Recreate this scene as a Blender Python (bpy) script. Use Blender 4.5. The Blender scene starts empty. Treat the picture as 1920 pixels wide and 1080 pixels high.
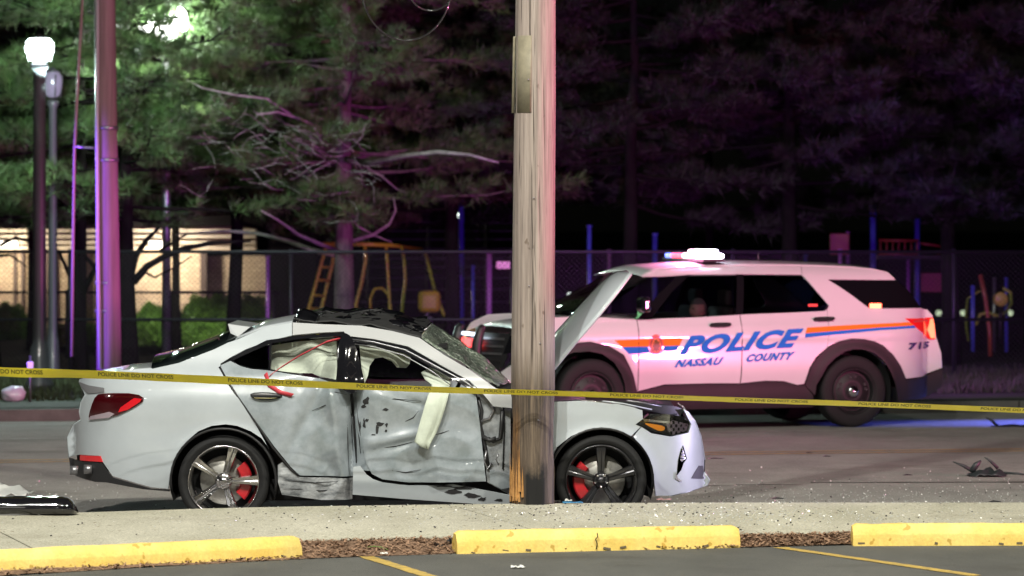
import bpy, bmesh, math, random
import numpy as np
from mathutils import Vector, Matrix, noise
from mathutils.geometry import delaunay_2d_cdt

R = random.Random(7)
C = bpy.context.scene.collection
scene = bpy.context.scene
PI = math.pi
F = 7740.0      # focal length in pixels of the 1920 wide photograph
HC = 2.3        # camera height
HZ = 403.0      # horizon row
ROADZ = -0.03
WALKZ = 0.15

# ------------------------------------------------------------------ camera
cam = bpy.data.cameras.new('camera')
cam.sensor_width = 36; cam.lens = F / 1920 * 36
cam.shift_y = -(540 - HZ) / 1920
cam.clip_start = 0.5; cam.clip_end = 900
cam.dof.use_dof = True; cam.dof.focus_distance = 31.0; cam.dof.aperture_fstop = 3.0
camo = bpy.data.objects.new('camera', cam); C.objects.link(camo)
camo.location = (0, 0, HC); camo.rotation_euler = (PI / 2, 0, 0)
scene.camera = camo

# ------------------------------------------------------------------ world, moon-dim sun, view
world = bpy.data.worlds.new('World'); scene.world = world
world.use_nodes = True
wn = world.node_tree
bg = wn.nodes['Background']
sky = wn.nodes.new('ShaderNodeTexSky'); sky.sky_type = 'NISHITA'; sky.sun_disc = False
sky.sun_elevation = math.radians(38); sky.sun_rotation = math.radians(215)
wn.links.new(sky.outputs[0], bg.inputs[0]); bg.inputs[1].default_value = 0.0003
sun = bpy.data.lights.new('sun', 'SUN'); sun.energy = 0.005; sun.angle = math.radians(0.5); sun.color = (1, .96, .9)
suno = bpy.data.objects.new('sun', sun); C.objects.link(suno)
suno.rotation_euler = (math.radians(52), 0, math.radians(-35))
scene.view_settings.view_transform = 'Standard'; scene.view_settings.look = 'None'
scene.view_settings.exposure = 0; scene.view_settings.gamma = 1
scene.view_settings.use_curve_mapping = False
scene.render.engine = 'CYCLES'

def lamp(name, loc, power, color, radius=0.15, kind='POINT', aim=None, spot=60, blend=.5):
    l = bpy.data.lights.new(name, kind); l.energy = power; l.color = color; l.shadow_soft_size = radius
    if kind == 'SPOT':
        l.spot_size = math.radians(spot); l.spot_blend = blend
    o = bpy.data.objects.new(name, l); C.objects.link(o); o.location = loc
    if aim is not None:
        o.rotation_euler = (Vector(aim) - Vector(loc)).to_track_quat('-Z', 'Y').to_euler()
    return o

# car park lamps (cut-off heads) on the near side of the road, above and beside the photographer
lamp('car_park_lamp', (-5.0, 19, 14), 8200, (1.0, .985, .90), .16, 'SPOT', (-2, 33, 0), 92, .9)
lamp('car_park_lamp', (-1.0, 18, 13), 7000, (1.0, .975, .86), .16, 'SPOT', (0, 33, 0), 88, .9)
lamp('car_park_lamp', (7.5, 20, 14), 7600, (1.0, .96, .82), .16, 'SPOT', (2, 32, 0), 88, 1.0)
for q_, w_ in (((-15, 12, 5.0), 420), ((13, 9, 4.6), 420), ((-5, 6, 6.0), 360), ((17, 23, 6.0), 380), ((2.5, 4, 3.4), 160), ((-19, 24, 4.2), 420)):
    lamp('glint_lamp', q_, w_, (1, .98, .92), .14)  # unseen small lamps added for glints on the sedan paint
# emergency vehicles standing out of frame
lamp('red_emergency_light', (13.5, 31.5, 1.15), 10500, (1.0, .17, .42), .35, 'SPOT', (13.5 - 10.5, 31.5 + 6.6, 1.15 + 16.0), 120, .12)
lamp('blue_emergency_light', (9.6, 47.0, 1.5), 7000, (.12, .16, 1.0), .08, 'SPOT', (6.5, 46.4, 0), 27, 1.0)
lamp('blue_emergency_light', (-12.0, 45.5, 2.0), 13000, (.26, .08, 1.0), .12, 'SPOT', (-4.9, 49.3, 1.8), 26, .6)
lamp('lilac_bumper_spot', (8.4, 33.6, 1.0), 2600, (.72, .62, 1.0), .12, 'SPOT', (1.9, 31.4, .45), 20, .6)  # narrow lilac spot added to tint the sedan's front bumper

# ------------------------------------------------------------------ pixel helpers (photograph -> place)
def P(px, py, Y):
    return Vector(((px - 960) * Y / F, Y, HC - (py - HZ) * Y / F))
def G(px, py, z=ROADZ):
    Y = F * (HC - z) / (py - HZ)
    return Vector(((px - 960) * Y / F, Y, z))

# ------------------------------------------------------------------ materials
MATS = {}
def nodes(m):
    nt = m.node_tree; return nt, nt.nodes, nt.links
def mat(name, col, rough=.5, metal=0, coat=0, var=0, vscale=6, bump=0, bscale=40, spec=.5, col2=None,
        stretch=(1, 1, 1), emit=None, estr=0, alpha=1, detail=5, croug=.05, flakes=None):
    if name in MATS: return MATS[name]
    m = bpy.data.materials.new(name); m.use_nodes = True
    nt, n, l = nodes(m); b = n['Principled BSDF']
    b.inputs['Base Color'].default_value = (*col, 1)
    b.inputs['Roughness'].default_value = rough; b.inputs['Metallic'].default_value = metal
    b.inputs['Coat Weight'].default_value = coat; b.inputs['Coat Roughness'].default_value = croug
    b.inputs['Specular IOR Level'].default_value = spec
    b.inputs['Alpha'].default_value = alpha
    if emit:
        b.inputs['Emission Color'].default_value = (*emit, 1); b.inputs['Emission Strength'].default_value = estr
    if var or col2 or bump:
        tc = n.new('ShaderNodeTexCoord'); mp = n.new('ShaderNodeMapping'); mp.inputs['Scale'].default_value = stretch
        l.new(tc.outputs['Object'], mp.inputs[0])
        if var or col2:
            nz = n.new('ShaderNodeTexNoise'); nz.inputs['Scale'].default_value = vscale; nz.inputs['Detail'].default_value = detail
            nz.inputs['Roughness'].default_value = .65
            l.new(mp.outputs[0], nz.inputs['Vector'])
            cr = n.new('ShaderNodeValToRGB'); e = cr.color_ramp.elements
            e[0].position = .33; e[1].position = .68
            c2 = col2 if col2 else tuple(c * (1 - var) for c in col)
            e[0].color = (*c2, 1); e[1].color = (*col, 1)
            l.new(nz.outputs['Fac'], cr.inputs[0]); l.new(cr.outputs[0], b.inputs['Base Color'])
        if bump:
            nb = n.new('ShaderNodeTexNoise'); nb.inputs['Scale'].default_value = bscale; nb.inputs['Detail'].default_value = 4
            l.new(mp.outputs[0], nb.inputs['Vector'])
            bp = n.new('ShaderNodeBump'); bp.inputs['Strength'].default_value = bump; bp.inputs['Distance'].default_value = .01
            l.new(nb.outputs['Fac'], bp.inputs['Height']); l.new(bp.outputs[0], b.inputs['Normal'])
    MATS[name] = m
    return m

def emat(name, col, s):
    return mat(name, (.02, .02, .02), .4, emit=col, estr=s)

def speckle_mat(name, c1, c2, c3, big=1.2, small=90, rough=.9, bump=.35, dots=None, spec=.3, fc=.4):
    """ground: large blotches, fine aggregate and dark specks"""
    m = bpy.data.materials.new(name); m.use_nodes = True
    nt, n, l = nodes(m); b = n['Principled BSDF']; b.inputs['Roughness'].default_value = rough
    b.inputs['Specular IOR Level'].default_value = spec
    tc = n.new('ShaderNodeTexCoord')
    def nz(s, d=5, r=.6, st=(1, 1, 1)):
        mp = n.new('ShaderNodeMapping'); mp.inputs['Scale'].default_value = st
        l.new(tc.outputs['Object'], mp.inputs[0])
        x = n.new('ShaderNodeTexNoise'); x.inputs['Scale'].default_value = s; x.inputs['Detail'].default_value = d
        x.inputs['Roughness'].default_value = r; l.new(mp.outputs[0], x.inputs['Vector']); return x.outputs['Fac']
    def ramp(f, a, bb, ca, cb):
        r = n.new('ShaderNodeValToRGB'); r.color_ramp.elements[0].position = a; r.color_ramp.elements[1].position = bb
        r.color_ramp.elements[0].color = (*ca, 1); r.color_ramp.elements[1].color = (*cb, 1); l.new(f, r.inputs[0]); return r.outputs[0]
    def mix(f, a, bb, mode='MIX'):
        x = n.new('ShaderNodeMix'); x.data_type = 'RGBA'; x.blend_type = mode
        if isinstance(f, float): x.inputs[0].default_value = f
        else: l.new(f, x.inputs[0])
        l.new(a, x.inputs[6]); l.new(bb, x.inputs[7]); return x.outputs[2]
    base = ramp(nz(big, 6, .65, (1, .5, 1)), .35, .68, c1, c2)
    fine = ramp(nz(small, 3, .7), .35, .7, (.85 - fc, .85 - fc, .85 - fc), (.85 + fc, .85 + fc, .85 + fc))
    o = mix(.75, base, fine, 'MULTIPLY')
    sp = ramp(nz(small * .28, 2, .5), .66, .70, (1, 1, 1), c3)
    o = mix(.8, o, sp, 'MULTIPLY')
    stain = ramp(nz(.55, 4, .6, (1, 1.6, 1)), .56, .72, (1, 1, 1), (.62, .60, .58))
    o = mix(.9, o, stain, 'MULTIPLY')
    l.new(o, b.inputs['Base Color'])
    bp = n.new('ShaderNodeBump'); bp.inputs['Strength'].default_value = bump; bp.inputs['Distance'].default_value = .012
    l.new(nz(small, 3, .7), bp.inputs['Height']); l.new(bp.outputs[0], b.inputs['Normal'])
    MATS[name] = m
    return m

def glass_mat(name, tint, rough=.03):
    m = bpy.data.materials.new(name); m.use_nodes = True
    nt, n, l = nodes(m); n.remove(n['Principled BSDF'])
    t = n.new('ShaderNodeBsdfTransparent'); t.inputs[0].default_value = (*tint, 1)
    g = n.new('ShaderNodeBsdfGlossy'); g.inputs['Roughness'].default_value = rough
    f = n.new('ShaderNodeFresnel'); f.inputs[0].default_value = 1.5
    x = n.new('ShaderNodeMixShader'); l.new(f.outputs[0], x.inputs[0]); l.new(t.outputs[0], x.inputs[1]); l.new(g.outputs[0], x.inputs[2])
    l.new(x.outputs[0], n['Material Output'].inputs[0]); MATS[name] = m
    return m

M_white = mat('sedan_white_paint', (.475, .52, .555), .34, coat=1, var=.12, vscale=2.2, croug=.045)
M_dirty_blue = mat('scraped_paint_blue_tint', (.35, .39, .43), .36, coat=.9, col2=(.20, .235, .25), vscale=5, bump=.06, bscale=18, croug=.06)  # scraped paint, tinted bluish to stand in for cool reflected light
M_scr = mat('scraped_sill', (.52, .54, .56), .5, coat=.4, col2=(.10, .11, .12), vscale=9, stretch=(1, 1, 2.5), bump=.3, bscale=30)
M_suv = mat('patrol_white_paint', (.70, .69, .71), .3, coat=1, var=.05, vscale=1.5)
M_blk = mat('black_plastic', (.018, .018, .020), .45, bump=.1, bscale=120)
M_clad = mat('black_cladding', (.018, .016, .017), .6, bump=.15, bscale=160, var=.25)
M_gloss = mat('gloss_black', (.008, .008, .010), .12, coat=1)
M_dark = mat('dark_void', (.006, .006, .007), .9)
M_rub = mat('tyre_rubber', (.010, .010, .011), .8, bump=.25, bscale=150, var=.25, vscale=20)
M_rim = mat('machined_alloy', (.62, .61, .62), .22, metal=1, var=.15, vscale=30)
M_rimd = mat('dark_alloy', (.045, .045, .05), .28, metal=.7, coat=.6)
M_stl = mat('black_steel_wheel', (.010, .010, .011), .55)
M_disc = mat('brake_disc_iron', (.42, .41, .38), .45, metal=.6, var=.25, vscale=30)
M_cal = mat('red_caliper', (.45, .012, .02), .35, coat=.7)
M_chr = mat('chrome', (.85, .85, .87), .1, metal=1)
M_steel = mat('steel', (.35, .35, .37), .35, metal=.8, var=.3, vscale=18)
M_tail = mat('dark_red_lens', (.045, .002, .004), .12, coat=1)
M_tailb = mat('bright_red_lens', (.60, .012, .02), .15, coat=1, emit=(1, .02, .02), estr=.08)  # faint glow paints a red reflection; the lens is not lit
M_amber = mat('amber_lens', (.85, .28, .01), .2, coat=1, emit=(1, .35, .02), estr=.45)
M_glass = glass_mat('tinted_glass', (.34, .36, .38))
M_clear = glass_mat('clear_glass', (.97, .98, .98))
M_bag = mat('airbag_cloth', (.60, .66, .56), .85, var=.18, vscale=9, bump=.2, bscale=60)
M_seat = mat('brown_seat', (.035, .022, .02), .7, var=.4, vscale=12, bump=.2)
M_strap = mat('red_strap_colour', (.55, .05, .07), .6)
M_headl = mat('dark_headliner', (.012, .012, .013), .7, bump=.5, bscale=22, spec=.7)
M_asph = speckle_mat('road_asphalt', (.29, .272, .258), (.40, .378, .355), (.35, .33, .32), 1.4, 120)
M_lot = speckle_mat('car_park_asphalt', (.10, .10, .094), (.145, .145, .133), (.5, .5, .5), 1.1, 110)
M_conc = speckle_mat('sidewalk_concrete', (.46, .44, .345), (.60, .575, .465), (.45, .40, .33), 1.7, 70, bump=.2)
M_kerb = speckle_mat('kerb_concrete', (.47, .45, .355), (.60, .575, .465), (.4, .36, .3), 1.7, 70, bump=.2)
M_yel = speckle_mat('worn_yellow_paint', (.90, .62, .14), (1.0, .78, .26), (.62, .50, .28), 2.2, 45, rough=.6, bump=.2, fc=.12)
M_line_y = mat('yellow_line', (.62, .42, .09), .8, col2=(.30, .22, .08), vscale=14)
M_line_o = mat('centre_line', (.58, .33, .10), .8, col2=(.27, .20, .13), vscale=9)
M_line_w = mat('white_line', (.50, .49, .45), .8, col2=(.22, .21, .20), vscale=9)
M_mulch = mat('mulch', (.28, .17, .11), .95, col2=(.10, .06, .035), vscale=40, bump=.8, bscale=60)
M_grass = mat('dark_grass', (.05, .07, .025), .95, col2=(.025, .025, .012), vscale=5, bump=.5, bscale=60)
M_leafg = mat('pine_needles', (.105, .19, .05), .6, col2=(.026, .046, .018), vscale=1.3)
M_leafb = mat('brown_needles', (.06, .052, .03), .7, col2=(.035, .04, .018), vscale=2.0)
M_leafr = mat('unlit_pine_needles', (.021, .024, .016), .7, col2=(.012, .012, .008), vscale=2.0)  # pine needles darkened for the trees that get little light
M_bark = mat('pine_bark', (.13, .105, .09), .9, col2=(.05, .04, .035), vscale=14, stretch=(1, 1, .25), bump=.8, bscale=25)
M_dead = mat('bare_grey_limb', (.30, .28, .25), .85, col2=(.13, .12, .10), vscale=9)
M_barkd = mat('unlit_bark', (.012, .010, .009), .95, spec=.1, col2=(.006, .005, .005), vscale=14, stretch=(1, 1, .25), bump=.8, bscale=25)  # pine bark darkened so that unlit trunks sink into the night
M_wall = mat('tan_brick', (.50, .40, .28), .85, col2=(.38, .29, .20), vscale=3)
M_fence = mat('dark_galvanised', (.02, .02, .022), .5, metal=.4)
M_wire = mat('chain_wire', (.018, .017, .016), .5, metal=.5)
M_pyel = mat('play_yellow', (.50, .50, .03), .4, coat=.3)
M_pyel2 = mat('play_yellow_dim', (.24, .23, .03), .5)  # dimmer copy of the play yellow for the poorly lit climber
M_pblue = mat('play_blue', (.055, .065, .42), .35, coat=.4)
M_ppur = mat('play_purple', (.35, .12, .42), .4, coat=.3)
M_pred = mat('play_red', (.26, .05, .03), .4, coat=.3)
M_pole2 = mat('far_pole_wood', (.22, .15, .155), .85, col2=(.13, .09, .095), vscale=6, stretch=(4, 4, .15), bump=.4, bscale=8)
M_lampost = mat('lamp_post_paint', (.05, .05, .055), .4, coat=.3)
M_shard = mat('glass_crumbs', (.95, .97, .95), .12, metal=.5, spec=1.0, coat=1)
M_paper = mat('paper', (.75, .75, .72), .8)
M_skin = mat('skin', (.45, .28, .21), .5)
M_uni = mat('navy_uniform', (.02, .025, .05), .8)
M_tape = mat('tape_yellow', (.97, .83, .05), .32, coat=.3, var=.12, vscale=3)

def brickify(m):
    nt, n, l = nodes(m)
    b = n['Principled BSDF']; tc = n.new('ShaderNodeTexCoord'); mp = n.new('ShaderNodeMapping')
    mp.inputs['Rotation'].default_value = (PI / 2, 0, 0)
    l.new(tc.outputs['Object'], mp.inputs[0]); br = n.new('ShaderNodeTexBrick')
    br.inputs['Scale'].default_value = 2.4; br.inputs['Color1'].default_value = (.50, .40, .28, 1); br.inputs['Color2'].default_value = (.40, .31, .22, 1)
    br.inputs['Mortar'].default_value = (.28, .23, .18, 1); br.inputs['Mortar Size'].default_value = .018
    l.new(mp.outputs[0], br.inputs[0]); l.new(br.outputs[0], b.inputs['Base Color'])
brickify(M_wall)

def pole_material():
    m = bpy.data.materials.new('weathered_pole_wood'); m.use_nodes = True
    nt, n, l = nodes(m); b = n['Principled BSDF']; b.inputs['Roughness'].default_value = .8
    tc = n.new('ShaderNodeTexCoord')
    def nz(s, st, d=6):
        mp = n.new('ShaderNodeMapping'); mp.inputs['Scale'].default_value = st; l.new(tc.outputs['Object'], mp.inputs[0])
        x = n.new('ShaderNodeTexNoise'); x.inputs['Scale'].default_value = s; x.inputs['Detail'].default_value = d; x.inputs['Roughness'].default_value = .65
        l.new(mp.outputs[0], x.inputs['Vector']); return x.outputs['Fac']
    def ramp(f, st):
        r = n.new('ShaderNodeValToRGB'); e = r.color_ramp.elements
        while len(e) < len(st): e.new(.5)
        for i, (p, c) in enumerate(st): e[i].position = p; e[i].color = (*c, 1)
        l.new(f, r.inputs[0]); return r.outputs[0]
    def mix(f, a, bb, mode='MIX'):
        x = n.new('ShaderNodeMix'); x.data_type = 'RGBA'; x.blend_type = mode
        if isinstance(f, float): x.inputs[0].default_value = f
        else: l.new(f, x.inputs[0])
        l.new(a, x.inputs[6]); l.new(bb, x.inputs[7]); return x.outputs[2]
    grain = ramp(nz(5, (7, 7, .22)), [(.25, (.15, .118, .105)), (.5, (.30, .245, .215)), (.75, (.42, .355, .315))])
    crack = ramp(nz(6, (9, 9, .16), 3), [(.0, (.08, .06, .05)), (.36, (.10, .08, .06)), (.42, (1, 1, 1)), (1, (1, 1, 1))])
    o = mix(.8, grain, crack, 'MULTIPLY')
    spots = ramp(nz(16, (1, 1, .5), 2), [(.0, (1, 1, 1)), (.68, (1, 1, 1)), (.74, (.35, .28, .22)), (1, (.3, .25, .2))])
    o = mix(.7, o, spots, 'MULTIPLY')
    sep = n.new('ShaderNodeSeparateXYZ'); l.new(tc.outputs['Object'], sep.inputs[0])
    def math_(op, a, bb):
        x = n.new('ShaderNodeMath'); x.operation = op
        for i, v in enumerate((a, bb)):
            if isinstance(v, (int, float)): x.inputs[i].default_value = v
            else: l.new(v, x.inputs[i])
        return x.outputs[0]
    # lower metre: darker stained wood, black charred patch on the front, split orange wood on the left
    lowf = math_('MULTIPLY', math_('SUBTRACT', 1.42, math_('ADD', sep.outputs['Z'], math_('MULTIPLY', nz(3, (3, 3, .5)), .45))), 2.6)
    low = n.new('ShaderNodeClamp'); l.new(lowf, low.inputs[0])
    lowc = ramp(nz(5, (8, 8, .35)), [(.3, (.028, .022, .018)), (.5, (.095, .07, .052)), (.72, (.20, .15, .105))])
    o = mix(low.outputs[0], o, lowc)
    # split side
    sx = n.new('ShaderNodeClamp')
    l.new(math_('MULTIPLY', math_('SUBTRACT', -.098, math_('ADD', sep.outputs['X'], math_('MULTIPLY', math_('SUBTRACT', nz(3, (2, 2, .6)), .5), .12))), 45), sx.inputs[0])
    sz = n.new('ShaderNodeClamp'); l.new(math_('MULTIPLY', math_('SUBTRACT', .80, sep.outputs['Z']), 4), sz.inputs[0])
    oc = ramp(nz(7, (9, 9, .3)), [(.3, (.05, .028, .014)), (.5, (.19, .095, .035)), (.72, (.50, .26, .085))])
    o = mix(math_('MULTIPLY', math_('MULTIPLY', sx.outputs[0], sz.outputs[0]), .85), o, oc)
    ch = n.new('ShaderNodeClamp')
    l.new(math_('MULTIPLY', math_('SUBTRACT', .52, math_('ADD', sep.outputs['Z'], math_('MULTIPLY', nz(5, (2, 2, 1.2)), .40))), 9), ch.inputs[0])
    cx = n.new('ShaderNodeClamp'); l.new(math_('MULTIPLY', math_('ADD', sep.outputs['X'], .075), 30), cx.inputs[0])
    cx2 = n.new('ShaderNodeClamp'); l.new(math_('MULTIPLY', math_('SUBTRACT', .12, sep.outputs['X']), 30), cx2.inputs[0])
    x = n.new('ShaderNodeRGB'); x.outputs[0].default_value = (.005, .005, .006, 1)
    o = mix(math_('MULTIPLY', math_('MULTIPLY', ch.outputs[0], cx.outputs[0]), math_('MULTIPLY', cx2.outputs[0], .99)), o, x.outputs[0])
    l.new(o, b.inputs['Base Color'])
    bp = n.new('ShaderNodeBump'); bp.inputs['Strength'].default_value = .7; bp.inputs['Distance'].default_value = .012
    l.new(nz(6, (9, 9, .16), 5), bp.inputs['Height']); l.new(bp.outputs[0], b.inputs['Normal'])
    return m
M_pole = pole_material()

def shatter_material():
    m = bpy.data.materials.new('shattered_windscreen'); m.use_nodes = True
    nt, n, l = nodes(m); b = n['Principled BSDF']
    tc = n.new('ShaderNodeTexCoord'); v = n.new('ShaderNodeTexVoronoi'); v.feature = 'DISTANCE_TO_EDGE'; v.inputs['Scale'].default_value = 34
    l.new(tc.outputs['Object'], v.inputs['Vector'])
    r = n.new('ShaderNodeValToRGB'); r.color_ramp.elements[0].color = (.50, .52, .47, 1); r.color_ramp.elements[1].color = (.13, .18, .13, 1)
    r.color_ramp.elements[1].position = .12; l.new(v.outputs['Distance'], r.inputs[0]); l.new(r.outputs[0], b.inputs['Base Color'])
    v2 = n.new('ShaderNodeTexVoronoi'); v2.inputs['Scale'].default_value = 22; l.new(tc.outputs['Object'], v2.inputs['Vector'])
    bp = n.new('ShaderNodeBump'); bp.inputs['Strength'].default_value = .9; bp.inputs['Distance'].default_value = .02
    l.new(v2.outputs['Distance'], bp.inputs['Height']); l.new(bp.outputs[0], b.inputs['Normal'])
    b.inputs['Roughness'].default_value = .15; b.inputs['Alpha'].default_value = .85
    b.inputs['Coat Weight'].default_value = .6
    return m
M_shat = shatter_material()

# ------------------------------------------------------------------ object helpers
def link(name, me, m, parent=None):
    o = bpy.data.objects.new(name, me); C.objects.link(o)
    if m is not None: me.materials.append(m)
    if parent is not None: o.parent = parent
    return o
def tag(o, label=None, cat=None, group=None, kind=None):
    if label: o['label'] = label
    if cat: o['category'] = cat
    if group: o['group'] = group
    if kind: o['kind'] = kind
    return o
def empty(name, loc, label, cat, rz=0, group=None):
    o = bpy.data.objects.new(name, None); C.objects.link(o); o.location = loc; o.rotation_euler = (0, 0, rz)
    o.empty_display_size = .1
    return tag(o, label, cat, group)
def copy_tree(o, parent=None):
    c = o.copy(); C.objects.link(c)
    if parent is not None: c.parent = parent
    for ch in list(o.children): copy_tree(ch, c)
    return c

class MB:
    def __init__(s): s.v = []; s.f = []; s.sm = []
    def add(s, vs, fs, smooth=False):
        k = len(s.v); s.v += [tuple(v) for v in vs]; s.f += [tuple(i + k for i in f) for f in fs]; s.sm += [smooth] * len(fs)
        return s
    def box(s, c, d, M=None):
        vs = [Vector((x * d[0] / 2, y * d[1] / 2, z * d[2] / 2)) for x in (-1, 1) for y in (-1, 1) for z in (-1, 1)]
        if M is not None: vs = [M @ v for v in vs]
        vs = [v + Vector(c) for v in vs]
        return s.add(vs, [(0, 1, 3, 2), (4, 6, 7, 5), (0, 4, 5, 1), (2, 3, 7, 6), (0, 2, 6, 4), (1, 5, 7, 3)])
    def tube(s, pts, r, n=8, caps=True):
        pts = [Vector(p) for p in pts]; rr = r if isinstance(r, (list, tuple)) else [r] * len(pts)
        vs = []; fs = []
        up = Vector((.13, .91, .31)).normalized()
        for i, p in enumerate(pts):
            t = (pts[min(i + 1, len(pts) - 1)] - pts[max(i - 1, 0)])
            t = t.normalized() if t.length > 1e-9 else Vector((0, 0, 1))
            a = t.cross(up)
            if a.length < .1: a = t.cross(Vector((1, 0, 0)))
            a.normalize(); b = t.cross(a)
            for k in range(n):
                an = 2 * PI * k / n; vs.append(p + (a * math.cos(an) + b * math.sin(an)) * rr[i])
        for i in range(len(pts) - 1):
            for k in range(n):
                fs.append((i * n + k, i * n + (k + 1) % n, (i + 1) * n + (k + 1) % n, (i + 1) * n + k))
        if caps:
            fs.append(tuple(range(n - 1, -1, -1))); fs.append(tuple((len(pts) - 1) * n + k for k in range(n)))
        return s.add(vs, fs, True)
    def lathe(s, prof, n=32, axis='Z', c=(0, 0, 0), closed=False):
        vs = []; fs = []
        for (r, h) in prof:
            for k in range(n):
                a = 2 * PI * k / n; x, y = r * math.cos(a), r * math.sin(a)
                v = (x, y, h) if axis == 'Z' else (x, h, y)
                vs.append((v[0] + c[0], v[1] + c[1], v[2] + c[2]))
        m = len(prof)
        for i in range(m if closed else m - 1):
            j = (i + 1) % m
            for k in range(n): fs.append((i * n + k, i * n + (k + 1) % n, j * n + (k + 1) % n, j * n + k))
        return s.add(vs, fs, True)
    def prism(s, poly, y0, y1, M=None):
        """poly in x,z extruded along y"""
        n = len(poly); vs = [Vector((p[0], y0, p[1])) for p in poly] + [Vector((p[0], y1, p[1])) for p in poly]
        if M is not None: vs = [M @ v for v in vs]
        fs = [tuple(range(n)), tuple(range(2 * n - 1, n - 1, -1))] + [(i, (i + 1) % n, n + (i + 1) % n, n + i) for i in range(n)]
        return s.add(vs, fs)
    def build(s, name, m, parent=None, bevel=0):
        me = bpy.data.meshes.new(name); me.from_pydata(s.v, [], s.f)
        bm = bmesh.new(); bm.from_mesh(me); bmesh.ops.recalc_face_normals(bm, faces=bm.faces); bm.to_mesh(me); bm.free()
        me.polygons.foreach_set('use_smooth', s.sm); me.update()
        o = link(name, me, m, parent)
        if bevel:
            b = o.modifiers.new('bevel', 'BEVEL'); b.width = bevel; b.segments = 2; b.limit_method = 'ANGLE'
        return o

def inpoly(x, y, poly):
    c = False; n = len(poly); j = n - 1
    for i in range(n):
        xi, yi = poly[i]; xj, yj = poly[j]
        if (yi > y) != (yj > y) and x < (xj - xi) * (y - yi) / (yj - yi + 1e-12) + xi: c = not c
        j = i
    return c
def resample(poly, step):
    out = []
    for i in range(len(poly)):
        a = poly[i]; b = poly[(i + 1) % len(poly)]; d = math.hypot(b[0] - a[0], b[1] - a[1])
        k = max(1, int(round(d / step)))
        for j in range(k): out.append((a[0] + (b[0] - a[0]) * j / k, a[1] + (b[1] - a[1]) * j / k))
    return out
def inset(poly, d):
    A = sum(poly[i][0] * poly[(i + 1) % len(poly)][1] - poly[(i + 1) % len(poly)][0] * poly[i][1] for i in range(len(poly)))
    s = 1 if A > 0 else -1; out = []
    for i in range(len(poly)):
        a, b, c = poly[i - 1], poly[i], poly[(i + 1) % len(poly)]
        t = Vector((c[0] - a[0], c[1] - a[1]))
        if t.length < 1e-9: out.append(b); continue
        t.normalize(); out.append((b[0] - t.y * s * d, b[1] + t.x * s * d))
    return out
def smoothpoly(pts, it=2):
    for _ in range(it):
        o = []
        for i in range(len(pts)):
            a = pts[i]; b = pts[(i + 1) % len(pts)]
            o += [(a[0] * .75 + b[0] * .25, a[1] * .75 + b[1] * .25), (a[0] * .25 + b[0] * .75, a[1] * .25 + b[1] * .75)]
        pts = o
    return pts

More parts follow.
